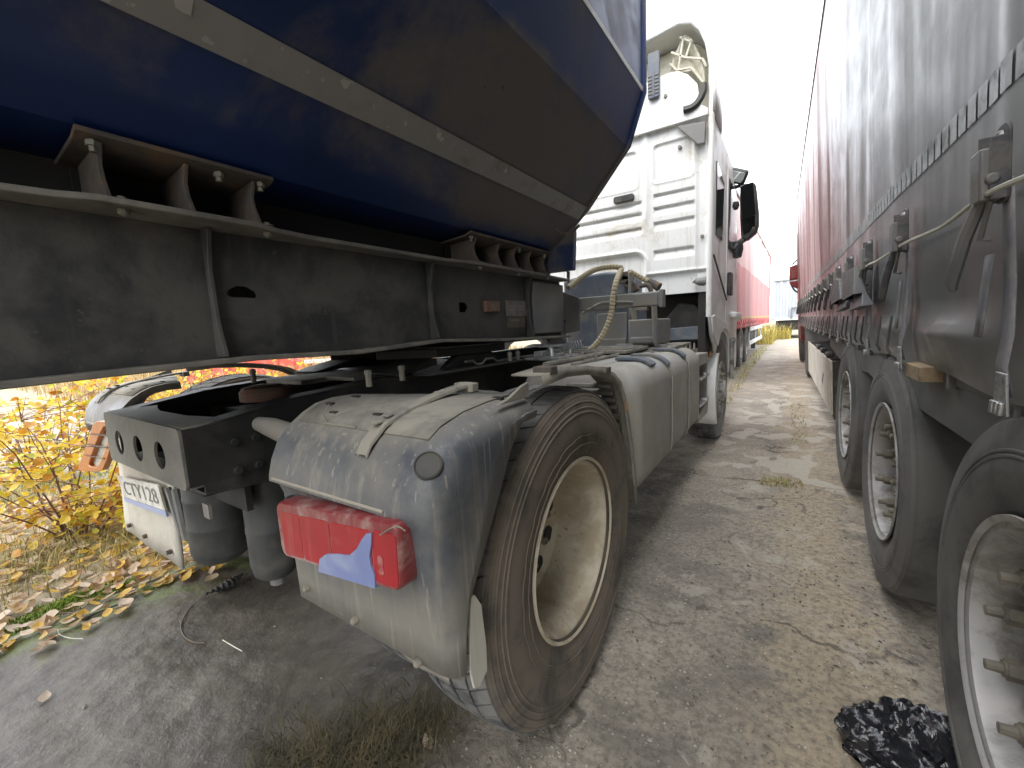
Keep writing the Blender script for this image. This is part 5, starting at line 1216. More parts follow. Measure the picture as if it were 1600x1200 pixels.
# marker lamp and stickers on the beam
p, q = ox(754, 470, BX+.006), ox(776, 488, BX+.006); mb = MB(); mb.box(BX+.005, BX+.034, p.y, q.y, q.z, p.z); W(mb, 'marker_lamp', m_marker, beam if False else tp, bevel=.006)
p, q = ox(790, 469, BX+.006), ox(824, 494, BX+.006); mb = MB(); mb.box(BX+.0045, BX+.0065, p.y, q.y, q.z, p.z); st = W(mb, 'sticker', m_paper, tp)
mb = MB(); 
for k in range(2): mb.box(BX+.0066, BX+.0072, p.y+.03, p.y+.20, p.z-.035-k*.018, p.z-.029-k*.018)
W(mb, 'print_line', m_stripe, st)
p, q = ox(792, 496, BX+.006), ox(821, 511, BX+.006); mb = MB(); mb.box(BX+.0045, BX+.0060, p.y, q.y, q.z, p.z); st = W(mb, 'sticker', m_paper2, tp)
mb = MB(); mb.box(BX+.0061, BX+.0066, p.y+.04, q.y-.06, p.z-.02, p.z-.012); W(mb, 'print_line', m_hose2, st)
# kingpin plate legs / landing gear far behind, rear wheels (behind the camera, they only shade)
for x in (-1.0, -2.6):
    mb = MB(); c1 = (x, -5.0, .53); t = W(tyre_mb(c1, .53, .293, .38, 1, tread=False), 'tyre', m_rubber2, tp)
# hoses: two banded yellow wraps, one grey spiral
def banded(pts, r, name='air_hose'):
    path = smoothpath(pts, 10); mb = MB(); mb.tube(path, r*.86, 10); h = W(mb, name, m_hose2, tp)
    L = [0]; 
    for i in range(1, len(path)): L.append(L[-1]+(path[i]-path[i-1]).length)
    mb = MB(); s = 0; P = np.array([list(p) for p in path])
    while s < L[-1]-.02:
        e = min(s+.021, L[-1]); mb.tube([Vector([np.interp(t, L, P[:, k]) for k in range(3)]) for t in (s, s+.003, e-.003, e)], [r*.9, r, r, r*.9], 10); s += .025
    W(mb, 'spiral_wrap', m_hose, h); return h
banded([oy(888, 450, 2.60), oy(905, 436, 2.72), oy(928, 422, 2.85), oy(952, 417, 2.95), oy(972, 418, 3.02)], .020)
banded([oy(971, 420, 3.02), oy(963, 440, 2.85), oy(958, 465, 2.82), oy(955, 490, 2.82), oy(944, 520, 2.80), oy(925, 544, 2.78), oy(905, 554, 2.74), oy(880, 555, 2.7), oy(864, 545, 2.66), oy(857, 530, 2.62)], .020)
banded([oy(984, 424, 3.04), oy(1000, 433, 3.08), oy(1015, 441, 3.1), oy(1030, 447, 3.1)], .019)
mb = MB(); mb.tube([oy(1014, 440, 3.09), oy(1030, 449, 3.08)], [.026, .032], 10); mb.tube(smoothpath([oy(1000, 447, 2.95), oy(1012, 446, 2.95), oy(1018, 456, 2.95)]), .016, 8); W(mb, 'hose_coupling', m_rust, tp)
cpath = smoothpath([oy(864, 536, 2.68), oy(876, 545, 2.68), oy(890, 545, 2.70), oy(912, 540, 2.74)], 12); mb = MB(); sp_ = []; m = len(cpath)
TT = np.linspace(0, 1, 560)
for t in TT:
    i = t*(m-1); k = min(int(i), m-2); c0 = cpath[k].lerp(cpath[k+1], i-k); tg_ = (cpath[k+1]-cpath[k]).normalized(); u_ = Vector((0, 0, 1)); a_ = (u_-tg_*u_.dot(tg_)).normalized(); b2 = tg_.cross(a_)
    r = .062*(1-.35*t); ph = t*2*math.pi*18; sp_.append(c0+(a_*math.cos(ph)+b2*math.sin(ph))*r)
mb.tube(sp_, .0048, 5); W(mb, 'coiled_hose', m_coil, tp, smooth=60)
mb = MB(); 
sp_ = [oy(888+1.2*math.sin(k*.9), 425+k*.42, 2.72)+Vector((0, .012*math.cos(k*.9), 0)) for k in range(36)]; mb.tube(smoothpath([oy(880, 421, 2.6), oy(886, 424, 2.66)])+sp_, .006, 6); W(mb, 'coiled_cable', m_darkplastic, tp)

# ================================================================== RIGHT-HAND CURTAIN TRAILER
RX, RYY, RYAW, LEAN = .425, 2.4, R_(.85), R_(-3.0)          # the rig leans with the fall of the lane
cs = thing('curtain_trailer', 'tall grey curtain-sided trailer with buckled straps and three dusty wheels, filling the right side', 'trailer', (RX, RYY, 0), RYAW)
cs.rotation_euler = (0, LEAN, RYAW)
_iw = Matrix.Translation((RX, RYY, 0)) @ Matrix.Rotation(RYAW, 4, 'Z') @ Matrix.Rotation(LEAN, 4, 'Y'); _iw = _iw.inverted(); _i3 = _iw.to_3x3(); _oE = _iw @ Vector(_E)
def lx(u, v, x):
    d = _i3 @ Vector(ray(u, v)); return _oE+d*((x-_oE.x)/d.x)
FRONT, REAR = 9.9, -3.7
ZC0, ZC1 = 1.075, 4.0
# curtain sheet: creased hem, folds that run up the cloth, tension bulges between the straps
STR = [(1555, 200), (1408, 335), (1356, 380), (1328, 407), (1310, 425), (1298, 437)]
sy = [lx(u, v, -.035).y for u, v in STR]
while sy[-1] < FRONT-.4: sy.append(sy[-1]+(.62 if sy[-1] > 2 else .6))
sy_all = sorted([y for y in sy]+[sy[0]-.62*k for k in range(1, 6)])
yy = np.concatenate([np.arange(REAR, -1.6, .05), np.arange(-1.6, 4.5, .014), np.arange(4.5, FRONT, .03), [FRONT]])
zz = np.concatenate([[ZC0-.01, ZC0, ZC0+.012, ZC0+.03, ZC0+.05, ZC0+.07, ZC0+.09, ZC0+.105, ZC0+.12, ZC0+.14, ZC0+.17], np.linspace(ZC0+.21, ZC1, 34)])
YY, ZZ = np.meshgrid(yy, zz); rg8 = np.random.default_rng(11)
D = np.zeros_like(YY)
for k in range(40):                                    # vertical folds: long narrow ridges hanging from the top rail
    y0 = rg8.uniform(REAR, FRONT); w = rg8.uniform(.035, .13); amp = rg8.uniform(-.011, .018)*(.6+.6*(y0 > 0)); sl = rg8.uniform(-.05, .05); zc = rg8.uniform(1.3, 2.4)
    D += amp*np.exp(-((YY-y0-sl*(ZZ-2.5))/w)**2)*sm(zc-.5, zc+.6, ZZ)
D += .010*np.sin(YY*1.7+.6*ZZ)*sm(1.2, 2.2, ZZ)
dist = np.min(np.abs(yy[:, None]-np.array(sy_all)[None]), 1); bow = np.clip(dist/.31, 0, 1)**1.2
D += -.012*sm(1.25, 1.5, ZZ)*0
D *= 1-sm(3.75, 3.99, ZZ)
hem = (1-sm(ZC0+.10, ZC0+.19, ZZ)); D += hem*(.006+.020*bow[None])*sm(ZC0-.02, ZC0+.09, ZZ)
D += .012*bow[None]*np.exp(-((ZZ-(ZC0+.115))/.022)**2)
D += -.018*np.exp(-((ZZ-(ZC0+.19))/.05)**2)*bow[None]
ZZ2 = ZZ-.012*(1-bow[None])*(1-sm(ZC0, ZC0+.25, ZZ))+.010*np.sin(YY*9+1)*(1-sm(ZC0, ZC0+.1, ZZ))*.5
mb = MB(); mb.grid(np.stack([-D, YY, ZZ2], -1)); curtain = mb.build('curtain', m_curtain, cs, smooth=60, fix=False)
# box behind: floor, roof, far side, ends
mb = MB(); mb.box(.03, 2.52, REAR, FRONT, 1.10, 1.22); mb.box(.021, 2.54, REAR, FRONT, 3.97, 4.0); mb.box(2.52, 2.55, REAR, FRONT, 1.08, 3.97); mb.box(.005, 2.54, FRONT+.002, FRONT+.05, 1.05, 4.0); mb.box(.005, 2.54, REAR-.05, REAR-.002, 1.05, 4.0); mb.box(.05, .08, REAR, FRONT, 1.22, 3.97)
mb.build('trailer_body', m_skirt, cs, bevel=.01)
mb = MB(); mb.box(-.012, .02, REAR, FRONT, 4.003, 4.030); mb.build('roof_rail', m_buckle, cs, bevel=.005)
mb = MB(); mb.box(-.012, .02, FRONT+.003, FRONT+.06, 1.08, 4.02); mb.build('corner_post', m_greymetal, cs, bevel=.01)
# broken conspicuity tape: separate segments
mb = None; z0s = lambda y: None
s0a, s0b = lx(1419, 289, -.012), lx(1595, 105, -.012); s1a, s1b = lx(1417, 264, -.012), lx(1592, 48, -.012)
zlo, zhi = (s0a.z+s0b.z)/2, (s1a.z+s1b.z)/2
segy = np.arange(-1.6, FRONT-.3, .062)
seg_me = None
def Dat(y, z): 
    j = int(np.argmin(np.abs(yy-y))); i = int(np.argmin(np.abs(zz-z))); return D[i, j]
nn_ = 0
for y in segy:
    if any(abs(y-s) < .0 for s in sy_all): continue
    if nn_ >= 150: break
    nn_ += 1; g = .006; mb = MB()
    rows = [[(-max(Dat(a, z), 0)-.0035-abs(min(Dat(a, z), 0))*0+max(0, -Dat(a, z))*1.0, a, z) for a in (y+g, y+.031, y+.062-g)] for z in (zlo, (zlo+zhi)/2, zhi)]
    rows = [[(-Dat(a, z)-.003, a, z) for _, a, z in r] for r in rows]
    mb.grid(rows); mb.build('reflective_segment', m_strip, curtain, smooth=0, fix=False)
# straps with buckles
def strap_set(y, big, i):
    w = .024
    mb = MB(); x = -.020
    zt = lx(1555, 197, -.03).z-.06
    pts = [(x+.004, 1.50), (x, 1.40), (x-.004, 1.30), (x-.012, 1.20), (x-.024, 1.14), (x-.018, 1.085)]; lean = .10 if i == 0 else .05
    yb = y-lean; mb.grid([[(a, y-w-lean*(1.5-b)/.42, b), (a-.0005, y-lean*(1.5-b)/.42, b), (a, y+w-lean*(1.5-b)/.42, b)] for a, b in pts]); s = mb.build('strap', m_webbing, cs, solid=.003)
    mb = MB(); mb.prism(rrect(y-.030, y+.030, 1.455, zt+.055, .02), 'x', x-.006, x-.0); mb.box(x-.030, x-.004, y-.030, y-.026, 1.46, zt+.03); mb.box(x-.030, x-.004, y+.026, y+.030, 1.46, zt+.045)
    b = mb.build('buckle_plate', m_buckle, s, bevel=.002)
    mb = MB()
    for z in (zt+.035, zt-.02): mb.lathe([(0, .010), (-.006, .009), (-.010, .004), (-.010, 0)], (x-.006, y, z), 10)
    mb.build('rivet', m_steel, b, smooth=40) if b.parent is cs else mb.build('rivet', m_steel, s, smooth=40)
    mb = MB(); mb.box(x-.042, x-.008, y-.026, y+.026, 1.46, 1.56); mb.cyl((x-.025, y-.034, 1.50), (x-.025, y+.034, 1.50), .011, 10); mb.build('buckle', m_greymetal, s, bevel=.004)
    mb = MB(); mb.tube([(x-.03, y+.004, 1.47), (x-.045, y+.035, 1.40), (x-.055, y+.075, 1.31), (x-.05, y+.082, 1.295)], [.011, .012, .012, .007], 8); mb.tube([(x-.025, y-.02, 1.46), (x-.03, y+.01, 1.39), (x-.02, y-.022, 1.385)], .005, 6); mb.build('lever', m_greymetal if i == 0 else m_buckle, s)
    if i < 3:
        mb = MB(); mb.grid([[(x-.008-.01*t, y+.035+.018*t+k, 1.36-.17*t) for k in (-.020, .020)] for t in np.linspace(0, 1, 5)]); mb.build('strap_tail', m_webbing, s, solid=.003)
    mb = MB(); mb.prism([(yb-.030, 1.05), (yb+.030, 1.05), (yb+.022, 1.13), (yb-.022, 1.13)], 'x', x-.030, x-.024)
    for k in (-1, 0, 1): mb.tube([(x-.032, yb+k*.018, 1.075), (x-.034, yb+k*.018, 1.05)], .006, 6)
    mb.build('hook', m_steel, s, bevel=.002)
    return s
for i, y in enumerate(sy_all):
    if y < sy[0]-.01: continue
    strap_set(y, i == 0, sy_all.index(y)-sy_all.index(min(sy, key=lambda q: abs(q-sy[0]))))
# customs rope laced through the buckles
rp = []
anch = [lx(1640, 262, -.05), lx(1556, 296, -.055), lx(1520, 318, -.035), lx(1470, 355, -.03), lx(1418, 378, -.045), lx(1398, 390, -.04), lx(1370, 408, -.035), lx(1352, 417, -.045), lx(1325, 440, -.03)]
for k, y in enumerate([q for q in sy if q > anch[-1].y+.2]): anch.append(Vector((-.04, y, 1.50))); anch.append(Vector((-.028, y+.3, 1.455)))
mb = MB(); mb.tube(smoothpath(anch, 6), .0055, 6); mb.build('customs_rope', m_rope, cs)
mb = MB()
for y in sy[3:7]:
    for k in (0, .12): mb.tube(smoothpath([(-.03, y+k, 1.50), (-.035, y+k-.03, 1.40), (-.03, y+k-.07, 1.33), (-.03, y+k-.075, 1.30)]), .004, 5)
mb.build('rope_end', m_rope, cs)
# hem rods
mb = MB()
for y in sy_all:
    if y < sy[0]+.5: continue
    for dy in (.2, .41): mb.tube([(-.026, y+dy, 1.235), (-.034, y+dy, 1.17), (-.040, y+dy, 1.11), (-.03, y+dy, 1.085)], .0045, 6)
mb.build('hem_clip', m_buckle, cs)
# chassis skirt panel with wavy lower edge
lo = [lx(u, v, .03) for u, v in ((1298, 541), (1305, 550), (1313, 561), (1322, 566), (1332, 574), (1346, 579), (1358, 583), (1366, 591), (1376, 600), (1400, 614), (1440, 640), (1500, 680), (1560, 720), (1600, 746))]
lo = [(p.y, p.z) for p in lo]; yend = REAR; lo.append((lo[-1][0]-.4, lo[-1][1])); lo.append((yend, lo[-1][1]))
mb = MB(); mb.prism([(lo[0][0], 1.085)]+lo+[(yend, 1.085)], 'x', .025, .040); sk = mb.build('chassis_skirt', m_skirt, cs, bevel=.004)
mb = MB(); mb.box(.018, .0245, REAR, lo[0][0]-.05, 1.03, 1.062)
for y in np.arange(-2.4, 3.2, .42): mb.box(.004, .024, y-.012, y+.012, 1.02, 1.075)
mb.build('side_rail', m_skirt, cs, bevel=.003)
mb = MB(); mb.box(.30, .42, REAR, FRONT, .85, 1.10); mb.box(1.8, 1.92, REAR, FRONT, .85, 1.10); mb.box(.06, .30, -2.5, 3.2, .98, 1.09); mb.box(.3, 2.3, -2.4, 3.0, .80, .86)
for y in (-1.26, .05, 1.36): mb.cyl((.3, y, .53), (2.2, y, .53), .075, 14); mb.box(.42, .5, y-.3, y+.3, .5, .85)
mb.build('chassis', m_under, cs)
wb = thing('wooden_block', 'raw wooden block end jutting out under the curtain hem above the middle wheel gap', 'wood block', (0, 0, 0))
q0, q1 = lx(1418, 566, -.03), lx(1440, 592, -.03)
mb = MB(); mb.box(-.035, .26, q1.y, q0.y, min(q0.z, q1.z)-.012, max(q0.z, q1.z)+.0)
ob = mb.build('wooden_block', m_wood, None, bevel=.003); ob.data.transform(_iw.inverted()); keep(ob, _iw.inverted() @ Vector((0, q0.y, q0.z)))
bpy.data.objects.remove(wb); ob.name = 'wooden_block'
tag(ob, 'raw wooden block end jutting out under the curtain hem above the middle wheel', 'wood block')
# wheels: wide singles, silver deep rims with a ring of long bolts
def trailer_wheel(y, lab):
    R, w, zc = .535, .36, .535; xo = .006
    t = tyre_mb((w/2-.010, y, zc), R, .297, w, -1, tread=False, rings=(.55, .60, .90)).build('tyre', m_rubber2, cs, smooth=30); t['label'] = lab; t.rotation_euler = (0, -LEAN*.85, 0); t.location = (-.047, 0, 0)      # the axle stays square to the ground
    mb = MB(); mb.lathe([(-.002, .296), (-.008, .303), (-.010, .309), (-.003, .310), (.003, .302), (.005, .287), (.02, .284), (.045, .272), (.09, .268), (.16, .266), (.20, .25), (.235, .22), (.24, .13)], (xo, y, zc), 96); rim = mb.build('rim', m_silver, t, smooth=35)
    mb = MB(); mb.lathe([(.135, .246), (.105, .240), (.100, .230), (.100, .165), (.115, .150), (.20, .15)], (xo, y, zc), 64)
    for k in range(10):
        a = 2*math.pi*(k+.5)/10; mb.obox((xo+.135, y+.248*math.cos(a), zc+.248*math.sin(a)), (.03, .022, .016), Matrix.Rotation(-a+math.pi/2, 3, 'X').inverted())
    mb.build('clamp_ring', m_stud, t, smooth=30)
    mb = MB(); hexr = .019
    for k in range(10):
        a = 2*math.pi*k/10+.12; yy_, z_ = y+.198*math.cos(a), zc+.198*math.sin(a)
        mb.lathe([(.10, .016), (.066, .016), (.064, hexr), (.032, hexr), (.030, .0125), (.004, .0115), (.002, .0)], (xo, yy_, z_), 6 if False else 10)
        mb.lathe([(.064, .0235), (.036, .0235), (.035, .012)], (xo, yy_, z_), 6)
    mb.build('wheel_bolt', m_stud, t, smooth=28)
    mb = MB(); mb.lathe([(.24, .17), (.16, .16), (.13, .15), (.12, .125), (.075, .118), (.07, .10), (.065, .06), (.06, 0)], (xo, y, zc), 40)
    for k in range(8):
        a = 2*math.pi*k/8; mb.lathe([(.075, .014), (.048, .014), (.046, .008), (.038, 0)], (xo, y+.108*math.cos(a), zc+.108*math.sin(a)), 6)
    mb.build('hub', m_stud, t, smooth=30)
    mb = MB(); mb.lathe([(.245, .25), (.245, 0)], (xo, y, zc), 24); mb.build('brake_drum', m_under, t)
for y, lab in ((-1.27, 'nearest wheel, cut by the right edge of the picture'), (.05, 'middle wheel of the row'), (1.36, 'furthest wheel of the row')): trailer_wheel(y, lab)
# pallet box / side guard board further on, with its dark end and clips
bw = [lx(u, v, 0.0) for u, v in ((1262.5, 536), (1297, 561), (1294.5, 653), (1266, 603))]
y0b, y1b = bw[1].y, min(bw[0].y, 7.3)
mb = MB(); mb.box(0, .02, y0b, y1b, .27, .80); bd = mb.build('side_board', m_board, cs, bevel=.006)
mb = MB(); mb.box(.021, .5, y0b-.005, y0b+.06, .22, .80); mb.box(.021, .5, y0b+.06, y1b, .22, .78); mb.build('pallet_rack', m_darkplastic, cs, bevel=.01)
mb = MB()
for k in range(3): mb.box(-.005, .06, y0b+.3+k*.7, y0b+.5+k*.7, .805, .86)
mb.build('rack_clip', m_darkplastic, bd, bevel=.015)
mb = MB(); mb.prism([(y0b+.75, .58), (y0b+.95, .45), (y0b+1.0, .48), (y0b+.86, .60)], 'x', -.003, -.0005); mb.build('scuff_mark', m_skirt, bd, smooth=0)
# landing legs
mb = MB()
for x in (.35, 1.9): mb.box(x, x+.14, 6.9, 7.04, .25, 1.08); mb.box(x-.06, x+.2, 6.85, 7.09, .22, .26)
mb.build('landing_leg', m_greymetal, cs, bevel=.01)

# the dark red tractor that pulls it: rear wheels, grey wheel cover, cab and mirror seen past the trailer's front corner
rt = thing('tractor_unit', 'dark red tractor ahead of the grey curtain trailer, its mirror poking out', 'truck', (RX, RYY, 0), RYAW)
rt.rotation_euler = (0, LEAN, RYAW)
mb = MB(); c1 = (.16, 8.0, .50); t = tyre_mb((.17, 8.0, .5), .50, .29, .3, -1, nb=40).build('tyre', [m_rubber2, m_tread], rt); mb.lathe([(.03, .29), (.10, .26), (.2, .2), (.2, 0)], (0, 8.0, .5), 32); mb.build('rim', m_redpaint, t)
tyre_mb((.17, 11.6, .5), .50, .29, .3, -1, tread=False).build('tyre', m_rubber2, rt)
mb = MB(); pr = [(8.0+.60*math.cos(R_(a)), .5+.60*math.sin(R_(a))) for a in range(200, 20, -15)]; mb.grid([[(x, y, z) for x in (.0, .35)] for y, z in pr]); mb.prism([(7.30, .22), (7.42, .22), (7.42, .98), (7.30, .98)], 'x', .0, .35); mb.build('wheel_cover', m_skirt, rt, solid=.01)
mb = MB(); mb.box(.03, 2.45, 10.75, 12.6, .55, 3.6); mb.build('cab', m_redpaint, rt, bevel=.12, seg=4)
mb = MB(); mb.box(.4, 2.0, 6.6, 11, .6, .95); mb.box(.25, .5, 8.8, 10.4, .35, .95); mb.build('chassis', m_under, rt, bevel=.02)
mb = MB(); A = [lx(u, v, -.13) for u, v in ((1236, 420),)]
def ly(u, v, y):
    d = _i3 @ Vector(ray(u, v)); return _oE+d*((y-_oE.y)/d.y)
ym = 12.1; mh = [ly(u, v, ym) for u, v in ((1233.5, 417), (1247, 412), (1249, 436), (1233.5, 438))]
mh2 = [ly(u, v, ym) for u, v in ((1233, 440), (1249, 438), (1249, 452), (1236, 447))]
for L in (mh, mh2): mb.add(L+[p+Vector((0, .14, 0)) for p in L], [(0, 1, 2, 3), (7, 6, 5, 4)]+[(i, i+4, (i+1) % 4+4, (i+1) % 4) for i in range(4)])
mm = mb.build('mirror', m_redpaint, rt, bevel=.02)
mb = MB(); mb.tube(smoothpath([ly(1238, 414, ym), ly(1242, 409, ym), ly(1250, 405, ym), ly(1262, 405, ym+.1)]), .022, 7); mb.tube(smoothpath([ly(1237, 447, ym), ly(1243, 455, ym), ly(1252, 458, ym), ly(1262, 460, ym)]), .022, 7); mb.build('mirror_arm', m_darkplastic, mm)
mb = MB(); L = [ly(u, v, ym-.02) for u, v in ((1235, 419), (1246, 415), (1248, 434), (1235, 436))]; mb.add(L, [(0, 1, 2, 3)]); mb.build('mirror_glass', m_redpaint, mm, smooth=0)

# two black fabric flaps hanging from the rope
def pouch(px, lab, grp):
    L = [lx(u, v, -.055) for u, v in px]      # tl, tr, br, bl of body, then fold line l/r
    tl, tr_, br, bl, fl_, fr_ = L; th = Vector((-.018, 0, 0))
    c0 = tl; mb = MB()
    out_ = Vector((-.05, 0, 0))
    mb.add([tl, tr_, fr_, fl_, tl+th, tr_+th, fr_+out_, fl_+out_], [(0, 1, 2, 3), (4, 5, 6, 7), (0, 4, 7, 3), (1, 5, 6, 2), (0, 1, 5, 4)])
    o = mb.build('hanging_flap', m_darkplastic, None, bevel=.004); 
    o.data.transform(_iw.inverted()); keep(o, _iw.inverted() @ c0)
    mb = MB(); mb.add([fl_, fr_, br, bl, fl_+out_*.35, fr_+out_*.35, br+out_*.9, bl+out_*.9], [(0, 1, 2, 3), (4, 5, 6, 7), (0, 4, 7, 3), (1, 5, 6, 2), (3, 2, 6, 7)])
    p = mb.build('flap_pocket', m_darkplastic, None, bevel=.003); p.data.transform(_iw.inverted()); p.data.transform(Matrix.Translation(-o.location)); p.parent = o
    tag(o, lab, 'flap', grp)
pouch([(1322, 425), (1342, 416), (1367, 476), (1345, 484), (1334, 468), (1355, 457)], 'larger black folded flap hanging tilted from the rope, nearer of the two', 'black flaps hanging from the trailer rope')
pouch([(1302, 446), (1316, 434), (1337, 478), (1320, 486), (1313, 475), (1330, 465)], 'smaller black folded flap hanging tilted from the rope, further of the two', 'black flaps hanging from the trailer rope')

# crumpled black plastic bag by the near wheel
bm = bmesh.new(); bmesh.ops.create_icosphere(bm, subdivisions=5, radius=1)
from mathutils import noise as mn
for v in bm.verts:
    p = v.co.copy(); r = 1+.22*mn.noise(p*1.7+Vector((3, 1, 0)))
    w = p+Vector((mn.noise(p*2.1), mn.noise(p*2.1+Vector((7, 0, 0))), mn.noise(p*2.1+Vector((0, 9, 0)))))*.35
    rid = 1-min(1, abs(mn.noise(w*3.1))*3.2); rid2 = 1-min(1, abs(mn.noise(w*6.3+Vector((5, 2, 1))))*3.0); fac = abs(mn.noise(w*1.6+Vector((1, 8, 2))))
    r += .12*rid+.035*rid2-.18*fac
    v.co = Vector((p.x*.165*r, p.y*.12*r, max(-.008, p.z*.085*r+.024+.012*rid*(p.z > 0))))
me = bpy.data.meshes.new('plastic_bag'); bm.to_mesh(me); bm.free(); me.materials.append(m_bag); me.polygons.foreach_set('use_smooth', [True]*len(me.polygons)); me.set_sharp_from_angle(angle=R_(55))
bag = bpy.data.objects.new('plastic_bag', me); COL.objects.link(bag); pb = og(1425, 1175, .03); bag.location = (pb.x, pb.y, .008); bag.rotation_euler = (0, 0, .5)
tag(bag, 'crumpled shiny black plastic bag on the ground beside the nearest right wheel', 'plastic bag')

# ================================================================== SMALL THINGS ON THE GROUND
mb = MB(); pts = smoothpath([og(u, v, .006) for u, v in ((302, 946), (290, 960), (283, 978), (288, 994), (303, 1003), (320, 1004))]); mb.tube(pts, .0035, 6)
w1 = mb.build('stiff_wire', m_rust, None); keep(w1, pts[20]); tag(w1, 'rusty bent wire curled like a C on the dark concrete', 'wire')
mb = MB(); pts = [og(u, v, .004) for u, v in ((348, 1000), (365, 1010), (379, 1018))]; mb.tube(pts, .0022, 5); w2 = mb.build('straw', m_rope, None); keep(w2, pts[1]); tag(w2, 'thin pale straw lying just past the curled wire', 'straw')
mb = MB(); pts = smoothpath([og(u, v, .018) for u, v in ((320, 929), (340, 920), (358, 912), (372, 902), (378, 897))]); mb.tube(pts, [.006+.016*math.sin(min(1, k/len(pts)*1.15)*2.8)**2+.004*math.sin(k*1.9) for k in range(len(pts))], 9); rag = mb.build('rubber_scrap', m_frame, None); keep(rag, pts[16]); tag(rag, 'black torn scrap of rubber on the concrete below the air spring', 'rubber scrap')
mb = MB(); pts = smoothpath([og(u, v, .012) for u, v in ((80, 960), (112, 958), (132, 964), (150, 958), (198, 939))]); mb.tube(pts, [.004+.008*math.exp(-((k-17)/6)**2) for k in range(len(pts))], 7); tw = mb.build('dead_twig', m_rust, None); keep(tw, pts[16]); tag(tw, 'dark dead twig among the leaves on the moss edge', 'twig')
mb = MB(); pts = smoothpath([og(u, v, .006) for u, v in ((90, 984), (94, 992), (110, 997), (130, 998))]); mb.tube(pts, .002, 5); tw = mb.build('grass_stalk', m_rope, None); keep(tw, pts[10]); tag(tw, 'dry bent grass stalk beside the mossy concrete edge', 'stalk')
# moss cushions: low domes of countless tiny leaves
mp = []
rgm = np.random.default_rng(31)
for (u, v, a, b) in ((232, 922, .07, .025), (25, 985, .20, .05), (118, 930, .07, .03), (45, 965, .1, .05), (180, 915, .05, .02), (150, 740, .3, .1)):
    c0 = og(u, v, 0); mp.append(np.stack([rgm.normal(c0.x, b, 700), rgm.normal(c0.y, a, 700), np.full(700, -.05)], -1))
grass('moss', np.concatenate(mp), .006, .022, .0035, m_moss, .8, 32)

# ================================================================== BACKGROUND
def quadbox(name, mat, p, half, rz=0, parent=None, **k):
    mb = MB(); mb.obox(p, half, Matrix.Rotation(rz, 3, 'Z')); return mb.build(name, mat, parent, **k)
def red2():
    m, n, l, p = new_mat('two_tone_faded_red_curtain'); tc = n.new('ShaderNodeTexCoord'); sp = n.new('ShaderNodeSeparateXYZ'); l.new(tc.outputs['Object'], sp.inputs[0])
    s = noise(n, l, 1.0, 5, .55, stretch=(2, 2, .4)); lo = mixc(n, l, ramp(n, l, s, .3, .7), (.50, .16, .17), (.54, .22, .22)); hi = mixc(n, l, ramp(n, l, s, .3, .7), (.60, .37, .36), (.62, .43, .42))  # printed bands, both paled with glare and haze put into the colour
    l.new(mixc(n, l, ramp(n, l, sp.outputs[2], 2.52, 2.56), lo, hi), p.inputs['Base Color']); p.inputs['Roughness'].default_value = .55; p.inputs['Specular IOR Level'].default_value = .3; return m
m_redcurtain2 = red2()
# red curtain trailer parked ahead on the left
RA = R_(-1.16)
rd = thing('curtain_trailer', 'faded red curtain-sided trailer parked ahead beyond the white cab', 'trailer', (-.80, 22.5, 0), RA)  # red paled for glare and haze in its colours
L_ = 13.6
mb = MB(); yy_ = np.linspace(-L_, 0, 140); z_ = np.linspace(1.02, 3.92, 24); G = []
for z in z_: G.append([(.010*math.sin(y*5.2+z)+.012*math.sin(y*1.9)+(.015*abs(math.sin(y*4.9)) if z < 1.16 else 0), y, z) for y in yy_])
mb.grid(G); rc = mb.build('curtain', m_redcurtain2, rd, smooth=60, fix=False)
mb = MB(); mb.grid([[(x+.004, y, z) for x, y, z in r] for r in [[(g[0]+.006, g[1], zc) for g in G[3]] for zc in (1.24, 1.28, 1.31)]]); mb.build('ochre_band', M('ochre_tape', (.55, .30, .10), .5, dirt=(.5, .3, .15), amt=.4), rc, smooth=0)
mb = MB(); mb.box(-2.54, -.02, -L_, 0, 1.05, 3.9); mb.box(-2.55, .01, -L_, .03, 3.921, 4.0); mb.box(-.05, .03, .0, .06, 1.0, 3.95); mb.build('trailer_body', m_redpaint, rd, bevel=.02)
mb = MB(); mb.box(-.06, .035, -L_, .02, 3.915, 3.985); mb.build('roof_rail', m_contw, rd)
mb = MB()
for y in np.arange(-L_+.3, 0, .42): mb.box(.02, .035, y-.02, y+.02, 1.0, 1.24); mb.tube([(.03, y, 1.24), (.035, y+.2, 1.10), (.03, y+.40, 1.24)], .008, 5)
mb.build('hem_strap', m_redlow, rd)
for y in (-L_+2.0, -L_+3.31, -L_+4.62):
    t = tyre_mb((-.19, y, .53), .53, .29, .38, 1, tread=False).build('tyre', m_rubber2, rd); mb = MB(); mb.lathe([(.0, .29), (-.05, .26), (-.1, .2), (-.1, 0)], (0, y, .53), 32); mb.build('rim', m_silver, t)
mb = MB()
for z in (.44, .86): mb.box(-.03, .0, -8.2, -3.4, z, z+.13)
for y in (-8.0, -5.8, -3.6): mb.box(-.07, -.031, y, y+.08, .4, 1.02)
mb.build('side_guard', m_contw, rd, bevel=.01)
mb = MB(); mb.box(-2.2, -.35, -L_, 0, .80, 1.04); mb.box(-.5, -.1, -7.5, -4, .45, 1.0); mb.box(-.45, -.3, -2.6, -2.4, .0, 1.0); mb.build('chassis', m_under, rd)

